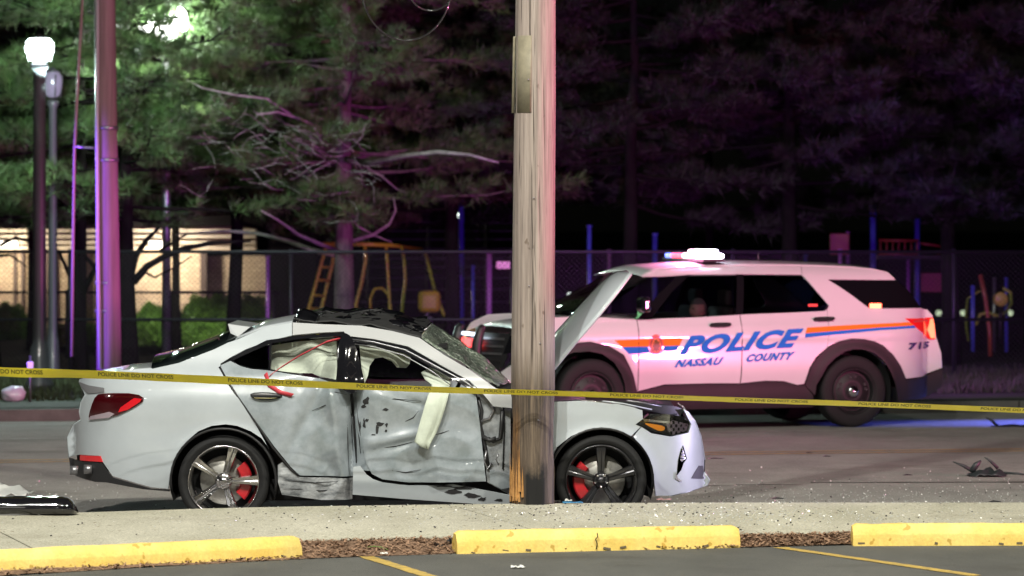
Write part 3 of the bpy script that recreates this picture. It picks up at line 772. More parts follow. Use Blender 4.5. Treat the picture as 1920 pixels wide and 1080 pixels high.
# ================================================================== WHEELS
def make_wheel(parent, c, Rt, Rr, width, style, rot=0, side=-1, squash=0, name='wheel'):
    """axis along y; side -1: face towards the camera"""
    w = bpy.data.objects.new(name, None); C.objects.link(w); w.parent = parent; w.location = c
    if side > 0: w.scale.y = -1
    h = width / 2; mb = MB()
    tp_ = [(Rr, -h + .02), (Rr + .012, -h + .004), (Rr + .03, -h - .002), (Rt - .035, -h - .004), (Rt - .012, -h + .012), (Rt - .002, -h + .03)]
    for i in range(5):
        y = -h + .03 + (width - .06) * (i + .3) / 5; tp_ += [(Rt, y), (Rt, y + .018), (Rt - .008, y + .021), (Rt - .008, y + .025)]
    tp_ += [(Rt - .002, h - .03), (Rt - .035, h), (Rr, h - .01)]
    mb.lathe(tp_, 64, 'Y'); t = mb.build('tyre', M_rub, w)
    # sidewall lettering ridges
    mb = MB(); mb.lathe([(Rr, -h + .018), (Rr - .004, -h + .004), (Rr - .012, -h + .004), (Rr - .016, -h + .02), (Rr - .03, -h + .05), (Rr - .035, h * .5), (Rr - .02, h - .02)], 64, 'Y')
    mb.build('rim', M_rim if style == 'alloy' else (M_rimd if style == 'alloyd' else M_stl), w)
    mb = MB(); mb.lathe([(.02, .0), (Rr * .66, .0), (Rr * .68, .01), (Rr * .68, .03)], 48, 'Y', (0, .01, 0)); mb.build('brake_disc', M_disc if style == 'alloy' or style == 'alloyd' else M_stl, w)
    mb = MB(); mb.lathe([(.001, .06), (Rr - .036, .06)], 32, 'Y'); mb.build('wheel_back', M_dark, w)
    if style.startswith('alloy'):
        mm = M_rim if style == 'alloy' else M_rimd
        for k in range(5):
            a = rot + 2 * PI * k / 5; mb = MB()
            r0, r1 = .045, Rr - .012; n = 6; vs = []
            for i in range(n + 1):
                s = i / n; r = r0 + (r1 - r0) * s; wd = .026 + .010 * s + .012 * s ** 3
                yf = -h + .045 - .03 * math.sin(s * PI * .55)
                for (q, dy) in ((-1, .022), (-.78, 0), (-.2, 0), (0, .004), (.2, 0), (.78, 0), (1, .022)):
                    t_ = q * wd; vs.append((r * math.cos(a) - t_ * math.sin(a), yf + dy, r * math.sin(a) + t_ * math.cos(a)))
            mb.add(vs, [(7 * i + j, 7 * i + j + 1, 7 * i + j + 8, 7 * i + j + 7) for i in range(n) for j in range(6)], False)
            o = mb.build('spoke', mm, w); q = o.modifiers.new('s', 'SOLIDIFY'); q.thickness = .014
        mb = MB(); mb.lathe([(.062, -h + .05), (.06, -h + .025), (.045, -h + .018), (.03, -h + .012), (.028, -h + .004), (.001, -h + .003)], 32, 'Y'); mb.build('hub_cap', mm, w)
        for k in range(5):
            a = rot + 2 * PI * (k + .5) / 5; mb = MB(); mb.lathe([(.011, -h + .03), (.011, -h + .012), (.008, -h + .008), (.001, -h + .008)], 6, 'Y', (.046 * math.cos(a), 0, .046 * math.sin(a))); mb.build('wheel_nut', M_chr, w)
        ca = 0 if style == 'alloy' else PI
        mb = MB(); n = 10; vs = []
        for i in range(n + 1):
            a = ca + (-.75 + 1.5 * i / n)
            for (r, y) in ((Rr * .46, -.03), (Rr * .50, -.045), (Rr * .74, -.045), (Rr * .78, -.03), (Rr * .78, .03), (Rr * .46, .03)): vs.append((r * math.cos(a), y, r * math.sin(a)))
        fs = [(6 * i + j, 6 * i + (j + 1) % 6, 6 * i + 6 + (j + 1) % 6, 6 * i + 6 + j) for i in range(n) for j in range(6)] + [tuple(range(6)), tuple(6 * n + j for j in range(5, -1, -1))]
        mb.add(vs, fs); mb.build('brake_caliper', M_cal, w)
    else:
        # pressed steel wheel with round holes and a small chrome cap
        mb = MB(); mb.lathe([(Rr - .03, -h + .07), (Rr * .82, -h + .075), (Rr * .74, -h + .055), (Rr * .5, -h + .05), (Rr * .40, -h + .035), (Rr * .33, -h + .05), (.03, -h + .05)], 48, 'Y'); mb.build('wheel_disc', M_stl, w)
        for k in range(5):
            for e in (-.17, .17):
                a = 2 * PI * k / 5 + e + rot
                mb = MB(); mb.lathe([(.021, .0), (.016, -.007), (.012, .004), (.001, .006)], 10, 'Y', (Rr * .66 * math.cos(a), -h + .048, Rr * .66 * math.sin(a))); mb.build('vent_hole', M_blk, w)
        mb = MB(); mb.lathe([(.068, -h + .045), (.066, -h + .02), (.055, -h + .004), (.035, -h - .006), (.001, -h - .008)], 28, 'Y'); mb.build('hub_cap', M_chr, w)
    return w

# ================================================================== THE WRECKED SEDAN
SX, SY = (773 - 960) * 30.95 / F, 31.87
sedan = empty('wrecked_sedan', (SX, SY, ROADZ), 'smashed white sedan wrapped round the wooden pole, side caved in and bonnet bent up', 'car')
vprof = interp([(.05, .78), (.14, .83), (.3, .885), (.5, .912), (.7, .918), (.88, .922), (.97, .918), (1.04, .892), (1.12, .862), (1.2, .80), (1.35, .71), (1.5, .61), (1.62, .53)])
def Wsed(x, z, dent=True):
    w = vprof(z)
    # character line and lower hollow
    w += .004 * math.tanh((z - .80) * 18) * gauss(z - .80, .25) - .016 * gauss(z - .48, .12) * gauss(x + .1, 1.0)
    for wx in (-1.41, 1.422):
        r = math.hypot(x - wx, z - .33); w += .026 * gauss(r - .37, .055)
    if x > 1.2:
        s = min((x - 1.2) / 1.03, .995); w *= (1 - s ** 2.7) ** (1 / 2.3) * .86 + .14 * (1 - s)
    if x < -1.45:
        s = min((-1.45 - x) / 1.17, .99); w *= (1 - s ** 3.2) ** (1 / 2.6) * .8 + .2 * (1 - .55 * s)
    if dent:
        lo = 1 / (1 + math.exp((z - 1.13) * 40))
        d = .10 * gauss(x + .455, .075) * lo + .05 * gauss(x + .455, .02) * lo
        # folds in the rear door skin
        fr = gauss(x + .62, .22) * lo
        d += fr * .05 * (.5 + noise.noise(Vector((x * 5.5 + z * 3.4, z * 1.8, 1.3)))) + .03 * gauss((x + .72) - (z - .95) * .5, .05) * lo * gauss(z - .85, .3)
        d += -.03 * gauss(x + .56 + (z - .6) * .12, .04) * lo
        # caved front door
        fd = 1 / (1 + math.exp(-(x + .42) * 40)) / (1 + math.exp((x - .62) * 25)) * lo
        d += fd * (.055 * gauss(z - .72, .25) + .034 * noise.noise(Vector((x * 2.4, z * 2.2, 7))) + .0035 * noise.noise(Vector((x * 8, z * 9, 2))))
        d += fd * (.020 * gauss(z - (.60 + .22 * (x + .1)), .04) * gauss(x + .05, .25) - .02 * gauss(z - (.66 + .22 * (x + .1)), .04) * gauss(x + .05, .25))
        d += fd * .014 * gauss((z - .93) + .35 * (x + .0), .03) * gauss(x - .05, .2)
        d += fd * .05 * abs(noise.noise(Vector((x * 2.9 + z, z * 2.6 - x * .8, 4)))) + fr * .06 * abs(noise.noise(Vector((x * 3.6 - z * 1.5, z * 2.2, 14))))
        d += .17 * gauss(x - .92, .17)
        w -= d
    return w
S = Body(sedan, (SX, SY, ROADZ), 0, Wsed)
Smooth = lambda x, z: Wsed(x, z, False)
# note: the root stands at ROADZ, so local z = world z - ROADZ
class BodyZ(Body):
    pass
def toplane(s, px, py, yl):
    d = Vector(((px - 960) / F, 1, -(py - HZ) / F)); o = Vector((0, 0, HC)) - s.loc
    t = (yl - o.dot(s.ey)) / d.dot(s.ey); p = o + d * t
    return (p.dot(s.ex), p.z)
Body.toplane = toplane

roof_edge = [(427, 640), (445, 635), (490, 615), (548, 604), (600, 607), (678, 610), (736, 620), (787, 633), (833, 665), (880, 692), (930, 727), (958, 731)]
quarter = [(149, 712), (190, 702), (225, 696), (285, 691), (335, 680), (400, 655), (427, 642), (445, 636), (490, 616), (520, 609), (548, 604), (548, 629), (500, 641), (462, 655), (432, 671), (414, 682), (414, 694),
           (440, 735), (478, 792), (505, 842), (490, 822), (470, 809), (445, 799), (423, 796), (397, 799), (372, 809), (350, 828), (330, 856), (319, 890), (316, 917), (283, 914), (211, 893), (192, 866), (185, 855), (150, 853), (129, 857), (127, 820), (138, 797), (152, 787), (149, 772), (152, 755), (160, 740), (152, 728)]
qp = S.panel('quarter_panel', quarter, M_white, step=.035, W=Smooth, mirror=True)
# diffuser and reflector
S.panel('diffuser', [(129, 858), (150, 864), (190, 867), (211, 895), (283, 916), (318, 918), (318, 922), (270, 918), (200, 905), (178, 904), (139, 891), (131, 878)], M_blk, off=.006, W=Smooth, mirror=True)
S.panel('reflector', [(150, 853), (188, 855), (192, 866), (150, 863)], M_tailb, off=.010, W=Smooth, gap=0, thick=.01, mirror=True)
tl_ = S.panel('tail_light', smoothpoly([(180, 740), (197, 737), (256, 737), (274, 749), (248, 766), (213, 782), (165, 788), (170, 764)], 1), M_tail, off=.012, W=Smooth, gap=0, step=.02, thick=.02, mirror=True)
S.panel('light_bar', [(226, 764), (252, 746), (266, 748), (262, 754), (240, 768), (222, 773)], M_tailb, off=.018, W=Smooth, gap=0, thick=.004, parent=tl_, step=.02)  # bright panel paints the red reflection in the unlit tail light
S.panel('light_bar', [(170, 780), (205, 772), (215, 776), (205, 783), (166, 787)], mat('pale_lens', (.35, .28, .32), .2, coat=1), off=.018, W=Smooth, gap=0, thick=.004, parent=tl_, step=.02)
S.panel('boot_lip', [(147, 715), (165, 722), (195, 727), (195, 735), (178, 737), (164, 738), (152, 726)], mat('grey_underside', (.16, .16, .17), .4), off=.010, W=Smooth, gap=0, step=.02)
# exhaust
for dx in (0, .09):
    mb = MB(); p = S.L(150 + dx * 250, 880); mb.tube([(p[0], -.62, p[1]), (p[0] - .06, -.62, p[1])], .035, 16); mb.build('exhaust_pipe', M_steel, sedan)

# rear door
rdoor = [(414, 684), (432, 676), (452, 686), (470, 691), (505, 694), (547, 701), (600, 709), (640, 722), (656, 735), (659, 793), (663, 871), (662, 893), (620, 893), (562, 892), (545, 876), (512, 835), (478, 788), (440, 733), (414, 694)]
rd = S.panel('door', rdoor, M_dirty_blue, step=.022, off=.004); rd['label'] = 'crumpled rear door'
S.panel('door_handle', smoothpoly([(468, 741), (482, 737), (512, 738), (530, 742), (514, 748), (482, 748)], 1), M_chr, off=.030, thick=.012, gap=0, step=.015, parent=rd)
S.panel('handle_recess', smoothpoly([(466, 740), (480, 735), (516, 736), (534, 743), (514, 750), (480, 750)], 1), M_dark, off=.008, thick=.004, gap=0, step=.015, parent=rd)
# gap seam, standing open
mb = MB()
pp = [S.L(*q) for q in ((412, 688), (425, 712), (440, 735), (478, 790), (512, 840), (545, 880), (560, 892))]
mb.tube([(x, -Wsed(x, z) - .004, z) for x, z in pp], .0085, 6).build('door_seal', M_blk, sedan)
# rear sill
S.panel('sill', [(521, 872), (530, 866), (546, 882), (562, 894), (620, 895), (662, 896), (661, 936), (602, 938), (528, 928), (521, 905)], M_scr, step=.022).__setitem__('label', 'scraped and crushed rear sill')
# front door
fdoor = [(661, 730), (700, 723), (800, 724), (850, 729), (893, 739), (898, 775), (903, 820), (912, 903), (880, 904), (833, 905), (767, 905), (717, 899), (697, 889), (686, 868), (676, 832), (664, 778)]
fd_ = S.panel('door', fdoor, M_dirty_blue, step=.018, off=.010); fd_['label'] = 'caved-in front door'
fsill = [(663, 873), (676, 872), (688, 889), (700, 898), (717, 904), (767, 910), (833, 910), (849, 908), (956, 928), (956, 948), (915, 947), (849, 943), (755, 936), (662, 925)]
S.panel('sill', fsill, M_white, step=.025, W=Smooth, off=-.03).__setitem__('label', 'pale front sill bent towards the pole')
S.panel('pillar_skin', [(653, 735), (700, 728), (700, 800), (700, 860), (695, 884), (662, 880), (660, 800)], M_dirty_blue, off=-.012, step=.018)
for l_ in (((664, 745), (671, 800), (676, 850)), ((659, 760), (664, 820), (668, 868))):
    MB().tube([(x, -Wsed(x, z) + .006, z) for x, z in [S.L(*q) for q in l_]], [.002, .005, .002], 6).build('crease', M_blk, sedan)
# scuffs on the sill, black scrapes
M_scuff = mat('black_scuff', (.02, .02, .022), .8)
def scuff(pts, parent, off=.013, W=None):
    return S.panel('scrape', pts, M_scuff, off=off, thick=.002, gap=0, step=.02, parent=parent, W=W)
for c, rx, ry in (((687, 752), 7, 9), ((682, 762), 7, 3), ((724, 768), 7, 3), ((712, 795), 10, 4), ((707, 805), 4, 10), ((725, 797), 3, 4), ((724, 808), 3, 3), ((683, 795), 3, 12), ((675, 800), 2, 10), ((688, 788), 4, 3), ((700, 815), 5, 2)):
    k = 11; scuff([(c[0] + rx * math.cos(2 * PI * i / k) * R.uniform(.45, 1.15), c[1] + ry * math.sin(2 * PI * i / k) * R.uniform(.45, 1.15)) for i in range(k)], fd_)
for l_ in (((700, 842), (745, 836), (776, 828)), ((760, 790), (775, 783), (785, 770)), ((735, 882), (760, 886), (790, 880)), ((812, 816), (828, 812), (842, 807)), ((690, 752), (740, 748), (790, 752)), ((667, 745), (672, 790), (682, 850))):
    mb = MB(); mb.tube([(x, -Wsed(x, z) - .0115, z) for x, z in [S.L(*q) for q in l_]], [.001, .0042, .001], 5).build('crease', M_scuff, fd_)
for l_ in (((600, 750), (628, 735), (650, 740)), ((585, 770), (610, 760), (640, 740)), ((650, 760), (652, 820), (655, 890)), ((535, 900), (590, 905), (650, 902)), ((530, 915), (600, 920), (655, 917))):
    mb = MB(); mb.tube([(x, -Wsed(x, z) - .0055, z) for x, z in [S.L(*q) for q in l_]], [.001, .004, .001], 5).build('crease', M_scuff, sedan)
for c, rx, ry in (((850, 922), 16, 5), ((885, 930), 18, 6), ((870, 915), 24, 3), ((905, 936), 12, 4), ((830, 912), 20, 2), ((935, 938), 8, 3)):
    k = 13; p = [(c[0] + rx * math.cos(2 * PI * i / k) * R.uniform(.4, 1.2), c[1] + ry * math.sin(2 * PI * i / k) * R.uniform(.4, 1.2)) for i in range(k)]
    S.panel('scrape', p, M_scuff, off=-.027, thick=.002, gap=0, step=.02, parent=sedan, W=Smooth)

# roof rail and A pillar, black window frame
rail = [(548, 604), (600, 607), (678, 610), (736, 620), (787, 633), (833, 665), (880, 692), (930, 727), (960, 733), (960, 765), (925, 762), (905, 738), (880, 714), (828, 686), (765, 650), (700, 636), (648, 630), (645, 622), (600, 624), (548, 629)]
S.panel('roof_rail', rail, mat('roof_rail_paint', (.42, .43, .44), .35, coat=.8), step=.02, W=Smooth, mirror=True)
frame = [(648, 630), (700, 636), (765, 650), (828, 686), (880, 714), (905, 738), (890, 736), (868, 722), (818, 694), (757, 662), (700, 648), (674, 644), (655, 642)]
S.panel('window_frame', frame, M_gloss, off=.004, step=.02, W=Smooth, mirror=True)
for a_, r_ in (([(655, 636), (700, 641), (760, 656), (822, 689), (875, 717), (900, 737)], .007), ([(665, 645), (700, 650), (757, 666), (810, 696), (845, 722)], .0045)):
    mb = MB(); mb.tube([(x, -Smooth(x, z) - .008, z) for x, z in [S.L(*q) for q in a_]], r_, 8).build('window_trim', M_steel, sedan)
rframe = [(428, 674), (445, 664), (500, 637), (560, 629), (645, 624), (645, 630), (560, 636), (508, 644), (450, 670), (436, 677)]
S.panel('window_frame', rframe, M_gloss, off=.004, step=.02, W=Smooth, mirror=True)
S.panel('window_frame', [(505, 643), (510, 642), (508, 694), (503, 693)], M_gloss, off=.004, step=.02, W=Smooth, mirror=True)
S.panel('quarter_glass', [(436, 677), (470, 660), (503, 645), (503, 692), (470, 689), (450, 684)], M_glass, off=-.004, step=.03, W=Smooth, mirror=True, thick=.004)
# crushed black B pillar
bp_ = [(629, 720), (632, 690), (633, 650), (638, 632), (646, 622), (660, 630), (668, 650), (675, 677), (684, 720), (672, 733), (657, 738)]
S.panel('centre_pillar', smoothpoly(bp_, 1), M_gloss, off=.02, step=.018, W=lambda x, z: Wsed(x, z, False) + .03 * gauss(x + .50, .05) - .02 * noise.noise(Vector((x * 9, 0, z * 7))))
mb = MB(); pts_ = [(658, 736), (663, 780), (667, 830), (668, 868)]
mb.tube([(x, -Wsed(x, z) - .002, z) for x, z in [S.L(*q) for q in pts_]], [.014, .009, .006, .004], 8).build('pillar_seam', M_dark, sedan)

# front fender, bumper
fender = [(1008, 751), (1039, 752), (1083, 751), (1127, 753), (1160, 757), (1187, 763), (1205, 769), (1206, 786), (1192, 796), (1202, 800), (1184, 818), (1171, 814), (1145, 806), (1118, 804), (1095, 808), (1071, 818), (1044, 838), (1030, 862), (1025, 900), (1024, 930), (1006, 930), (1004, 840)]
S.panel('fender', fender, M_white, step=.03, W=lambda x, z: Wsed(x, z, False) - .12 * gauss(x - .86, .13), mirror=True)
bumper = [(1187, 819), (1203, 800), (1222, 812), (1257, 818), (1291, 811), (1296, 796), (1288, 781), (1282, 768), (1292, 772), (1303, 790), (1314, 818), (1319, 848), (1321, 862), (1320, 885), (1330, 900), (1326, 909), (1290, 922), (1257, 930), (1229, 930), (1226, 900), (1220, 872), (1208, 845)]
S.panel('bumper', bumper, M_white, step=.022, W=Smooth, mirror=True)
hl_pts = [(1192, 795), (1205, 787), (1218, 776), (1245, 776), (1272, 780), (1295, 792), (1291, 810), (1257, 817), (1224, 808)]
hl = S.panel('headlight', hl_pts, M_gloss, off=-.012, step=.02, W=Smooth, mirror=True, thick=.03, gap=0)
S.panel('turn_signal', smoothpoly([(1206, 793), (1226, 795), (1246, 799), (1247, 806), (1238, 809), (1222, 802)], 1), M_amber, off=-.002, step=.015, W=Smooth, thick=.006, gap=0, parent=hl)
M_lens = mat('headlamp_lilac_sheen', (.60, .50, .66), .25, metal=.35, coat=1)  # lilac reflection painted into the base colour of the bowl
S.panel('reflector_bowl', [(1250, 795), (1262, 788), (1290, 795), (1288, 808), (1262, 815), (1252, 808)], M_lens, off=.0, step=.012, W=lambda x, z: Smooth(x, z) + .003 * math.sin(x * 160) * math.cos(z * 120), thick=.004, gap=0, parent=hl)
S.panel('lens_rib', [(1205, 785), (1240, 789), (1258, 790), (1258, 794), (1240, 793), (1208, 790)], M_chr, off=-.002, step=.012, W=Smooth, thick=.004, gap=0, parent=hl)
S.panel('headlight_lens', hl_pts, M_clear, off=.004, step=.02, W=Smooth, thick=.003, gap=0, parent=hl)
S.panel('air_curtain', [(1281, 835), (1288, 860), (1282, 868), (1278, 880), (1269, 892), (1272, 862), (1276, 846)], M_dark, off=.004, step=.012, W=Smooth, thick=.004, gap=0)
S.panel('chrome_fin', [(1280, 838), (1286, 860), (1278, 866), (1275, 862)], M_chr, off=.010, step=.008, W=lambda x, z: Smooth(x, z) + .004 * math.sin(z * 240), thick=.004, gap=0)
S.panel('chrome_fin', [(1267, 884), (1271, 896), (1279, 901), (1276, 903), (1266, 897)], M_chr, off=.010, step=.008, W=Smooth, thick=.004, gap=0)
S.panel('lower_grille', [(1310, 873), (1318, 873), (1321, 897), (1296, 897), (1302, 886)], M_clad, off=.004, step=.012, W=Smooth, thick=.004, gap=0)
# hood edge trims / exposed engine bay
S.panel('bay_edge', [(1120, 752), (1165, 752), (1220, 757), (1268, 762), (1288, 770), (1275, 781), (1245, 777), (1206, 770), (1187, 762), (1155, 756)], M_blk, off=-.05, W=Smooth, step=.02)
for l_, m_, r_ in ((((1130, 752), (1170, 757), (1222, 768)), M_white, .006), (((1175, 751), (1205, 755), (1240, 762)), M_steel, .006), (((1075, 749), (1110, 752), (1150, 757)), M_chr, .004)):
    mb = MB(); mb.tube([(x, -Smooth(x, z) - .0, z) for x, z in [S.L(*q) for q in l_]], r_, 6).build('bay_rail', m_, sedan)

# closing surfaces between the two sides
def across(name, edge, m, crown=(0, 0, .03), Wf=Smooth, n=14, inset_=0, jit=0, parent=None, thick=.01):
    rows = []
    for (x, z) in edge:
        w = Wf(x, z) - inset_; rows.append([Vector((x + crown[0] * (1 - (j / n * 2 - 1) ** 2), -w + 2 * w * j / n, z + crown[2] * (1 - (j / n * 2 - 1) ** 2) + (jit * noise.noise(Vector((x * 6, j * .6, 5))) if jit else 0))) for j in range(n + 1)])
    return grid_sheet(name, rows, m, parent or sedan, thick)
E = lambda pts: [S.L(*p) for p in pts]
across('boot_lid', E([(149, 713), (190, 703), (225, 697), (285, 692)]), M_white, (0, 0, .02))
across('rear_glass', E([(283, 692), (335, 680), (400, 655), (441, 637)]), mat('rear_window_glass', (.01, .014, .014), .06, coat=1), (-.02, 0, .085), inset_=.015, thick=.004)
across('roof', E([(443, 636), (490, 616), (548, 605)]), M_white, (0, 0, .045))
across('rear_bumper', E([(129, 858), (127, 820), (138, 797), (152, 787)]), M_white, (-.01, 0, 0))
across('boot_face', E([(152, 787), (149, 772), (152, 755), (160, 740), (149, 713)]), M_white, (-.005, 0, 0))
across('front_fascia', E([(1282, 768), (1303, 790), (1314, 818), (1319, 848), (1321, 862)]), M_white, (.008, 0, 0))
across('front_grille', E([(1321, 862), (1320, 885)]), M_blk, (.0, 0, 0))
across('front_lip', E([(1320, 885), (1330, 900), (1326, 909), (1290, 922), (1257, 930)]), M_white, (.008, 0, 0))
across('cowl', E([(1000, 735), (1039, 753), (1100, 753)]), M_blk, (0, 0, 0), inset_=.05)
across('engine_bay', [(.95, .86), (1.3, .78), (1.7, .80), (2.0, .82)], M_dark, (0, 0, 0), inset_=.03)
across('engine_cover', [(1.1, .86), (1.35, .90), (1.7, .90), (1.98, .87)], M_blk, (0, 0, .0), inset_=.25, jit=.03)
# underbody and inner liner
mb = MB(); mb.box((.05, .03, .25), (3.3, 1.35, .16)); mb.build('underbody', M_dark, sedan)
S.panel('inner_liner', [(300, 730), (400, 690), (640, 715), (700, 735), (955, 750), (960, 930), (520, 925), (318, 910)], M_dark, off=-.30, W=lambda x, z: min(Wsed(x, z), Smooth(x, z)), step=.08)
# wheel arch liners
for (hx, hy, r_) in ((419, 902, .405), (1127, 901, .40)):
    cx, cz = S.toplane(hx, hy, -.87); mb = MB(); n = 24; vs = []
    for i in range(n + 1):
        a = -.12 * PI + 1.24 * PI * i / n
        for y in (-.87, -.55): vs.append((cx + r_ * math.cos(a), y, cz + r_ * math.sin(a)))
    for y in (-.55,):
        vs.append((cx, y, cz))
    mb.add(vs, [(2 * i, 2 * i + 1, 2 * i + 3, 2 * i + 2) for i in range(n)] + [(2 * i + 1, 2 * i + 3, len(vs) - 1) for i in range(n)], True)
    mb.build('arch_liner', M_dark, sedan)
    m2 = MB(); pr = []
    for i in range(n + 1):
        a = -.06 * PI + 1.12 * PI * i / n; x_ = cx + (r_ - .008) * math.cos(a); z_ = cz + (r_ - .008) * math.sin(a); pr.append((x_, -Smooth(x_, z_) + .006, z_))
    m2.tube(pr, .010, 6).build('arch_lip', M_blk, sedan)
for (hx, hy, st, rt_) in ((419, 902, 'alloy', 0.02), (1127, 901, 'alloyd', PI / 2)):
    cx, cz = S.toplane(hx, hy, -.87)
    make_wheel(sedan, (cx, -.775, cz), .342, .272, .23, st, rt_)
    make_wheel(sedan, (cx, .775, cz), .342, .272, .23, st, rt_, side=1)

# roof torn open: crumpled black lining and sheet metal on top
def crumple(name, near, far, y0, y1, m, amp, nx=40, ny=14, seed=0, parent=None, thick=.01, freq=6):
    rows = []
    for j in range(ny + 1):
        t = j / ny; row = []
        for i in range(nx + 1):
            s = i / nx; a = near(s); b = far(s); y = y0 + (y1 - y0) * t
            px = a[0] + (b[0] - a[0]) * t; py = a[1] + (b[1] - a[1]) * t
            x, z = S.toplane(px, py, y); q = Vector((x * freq, y * freq, seed))
            row.append(Vector((x + amp * .4 * noise.noise(q + Vector((9, 0, 0))), y + amp * noise.noise(q), z + amp * noise.noise(q + Vector((0, 5, 0))) + amp * .5 * noise.noise(q * 2.7))))
        rows.append(row)
    return grid_sheet(name, rows, m, parent or sedan, thick)
def pl(pts):
    xs = [p[0] for p in pts]; tot = xs[-1] - xs[0]
    f = interp([((p[0] - xs[0]) / tot, p[1]) for p in pts]); return lambda s: (xs[0] + tot * s, f(s))
crumple('torn_roof_lining', pl([(552, 602), (600, 605), (680, 610), (740, 619), (795, 636)]), pl([(575, 592), (620, 586), (680, 585), (740, 588), (805, 606)]), -.60, .45, M_headl, .028, seed=3)
crumple('torn_roof_skin', pl([(560, 598), (600, 600), (700, 604), (800, 622)]), pl([(570, 584), (640, 580), (720, 582), (800, 600)]), -.25, .58, M_gloss, .035, seed=11, freq=5)
crumple('torn_roof_skin', pl([(553, 604), (560, 600), (590, 604)]), pl([(560, 582), (572, 579), (600, 590)]), -.60, -.3, M_gloss, .02, 12, 6, seed=21)
mb = MB()
for k in range(26):
    s = R.random(); px = 560 + 240 * s; py = 603 - 14 * math.sin(s * PI) + R.uniform(-7, 5) + (18 * s if s > .7 else 0); y = R.uniform(-.6, .4); x, z = S.toplane(px, py, y)
    a = R.uniform(0, PI); l_ = R.uniform(.03, .12)
    mb.tube([(x, y, z), (x + l_ * math.cos(a), y + .03, z + .25 * l_ * math.sin(a)), (x + 1.8 * l_ * math.cos(a + .3), y + .05, z - .01)], .005, 5)
mb.build('torn_wiring', M_blk, sedan)['kind'] = 'stuff'
# spoiler-like flap of torn metal at the back of the roof
x1, z1 = S.toplane(427, 607, -.55); x2, z2 = S.toplane(470, 613, -.55); x3, z3 = S.toplane(446, 632, -.57); x4, z4 = S.toplane(432, 625, -.56)
mb = MB(); mb.add([(x1, -.55, z1), (x2, -.53, z2), (x3, -.58, z3), (x4, -.57, z4), (x1, .55, z1), (x2, .53, z2), (x3, .58, z3), (x4, .57, z4)], [(0, 1, 2, 3), (4, 5, 6, 7), (0, 1, 5, 4), (1, 2, 6, 5), (2, 3, 7, 6), (3, 0, 4, 7)])
mb.build('roof_flap', mat('grey_flap', (.36, .38, .40), .35, coat=.6), sedan, bevel=.004)
# shattered windscreen, sprung out of its frame
crumple('windscreen', pl([(789, 632), (833, 660), (880, 690), (935, 724)]), pl([(808, 604), (860, 640), (912, 672), (958, 716)]), -.62, .35, M_shat, .022, 30, 14, seed=5, thick=.006, freq=7)
x1, z1 = S.toplane(788, 633, -.63); x2, z2 = S.toplane(809, 604, -.60)
mb = MB(); mb.tube([(x1, -.63, z1), ((x1 + x2) / 2 - .005, -.62, (z1 + z2) / 2), (x2, -.60, z2)], .008, 6).build('windscreen_edge', M_chr, sedan)
# bonnet standing up, bent
hn = [(1005, 728), (1039, 686), (1080, 636), (1120, 590), (1152, 551), (1182, 513)]
hx = [S.toplane(px, py, -.55) for px, py in hn]
rows = []; ny = 36
hn2 = []
for k in range(19):
    q = k / 18 * 5; i0 = min(int(q), 4); f = q - i0; hn2.append((hx[i0][0] * (1 - f) + hx[i0 + 1][0] * f, hx[i0][1] * (1 - f) + hx[i0 + 1][1] * f))
for k, (x, z) in enumerate(hn2):
    a = hn2[max(k - 1, 0)]; b = hn2[min(k + 1, 18)]; t = Vector((b[0] - a[0], 0, b[1] - a[1])).normalized(); nn = Vector((-t.z, 0, t.x)); s_ = k / 18
    row = []
    for j in range(ny + 1):
        v = -math.cos(PI * j / ny); hw = .72 - .22 * s_ ** 4
        cr = (.145 - .035 * s_) * max(0, 1 - abs(v) ** 2.2) ** .9 * math.sqrt(max(.02, 1 - s_ ** 9))
        row.append(Vector((x, hw * v, z)) + nn * cr)
    rows.append(row)
hood = grid_sheet('bonnet', rows, M_white, sedan, .016); hood['label'] = 'bonnet bent up behind the pole'
mb = MB(); mb.tube([Vector((x, -(.72 - .22 * (k / 18) ** 4) - .004, z)) + Vector((.006, 0, -.006)) for k, (x, z) in enumerate(hn2)], .012, 8).build('bonnet_edge', M_white, sedan)
x, z = S.toplane(1102, 606, -.4); mb = MB(); mb.tube([(x, -.4, z + .07), (x + .01, -.4, z + .03), (x - .03, -.4, z), (x - .05, -.4, z + .01)], .012, 8).build('bonnet_latch', M_blk, sedan)

# door hinge area next to the pole
S.panel('hinge_pillar', [(893, 737), (905, 739), (925, 750), (958, 752), (958, 930), (913, 905), (904, 820)], mat('hinge_pillar_metal', (.42, .44, .46), .4, coat=.5, col2=(.13, .14, .15), vscale=6, bump=.5, bscale=14), off=-.028, step=.025)
def stube(pts, r, m, name, y=None, off=.0):
    mb = MB(); mb.tube([(x, -Wsed(x, z) - off, z) for x, z in [S.L(*q) for q in pts]], r, 8); return mb.build(name, m, sedan)
stube([(908, 742), (920, 752), (926, 770), (918, 785), (902, 790)], .012, M_steel, 'torn_bracket', off=-.02)
stube([(896, 745), (903, 770), (901, 800), (910, 840), (916, 880)], .014, M_blk, 'door_seal', off=-.02)
stube([(942, 770), (940, 800), (938, 822), (925, 828), (915, 822)], .016, M_blk, 'door_hinge', off=-.01)
stube([(905, 818), (918, 826), (930, 822)], .018, M_blk, 'door_hinge', off=.0)
stube([(944, 760), (946, 800), (944, 850), (943, 880)], .006, M_dark, 'cable', off=-.02)
stube([(912, 845), (908, 865), (914, 880), (922, 868)], .009, M_steel, 'torn_bracket', off=-.01)
stube([(925, 752), (936, 756), (944, 768), (945, 790)], .009, M_steel, 'torn_bracket', off=-.03)
stube([(935, 852), (930, 862), (935, 872)], .006, M_steel, 'torn_bracket', off=-.03)
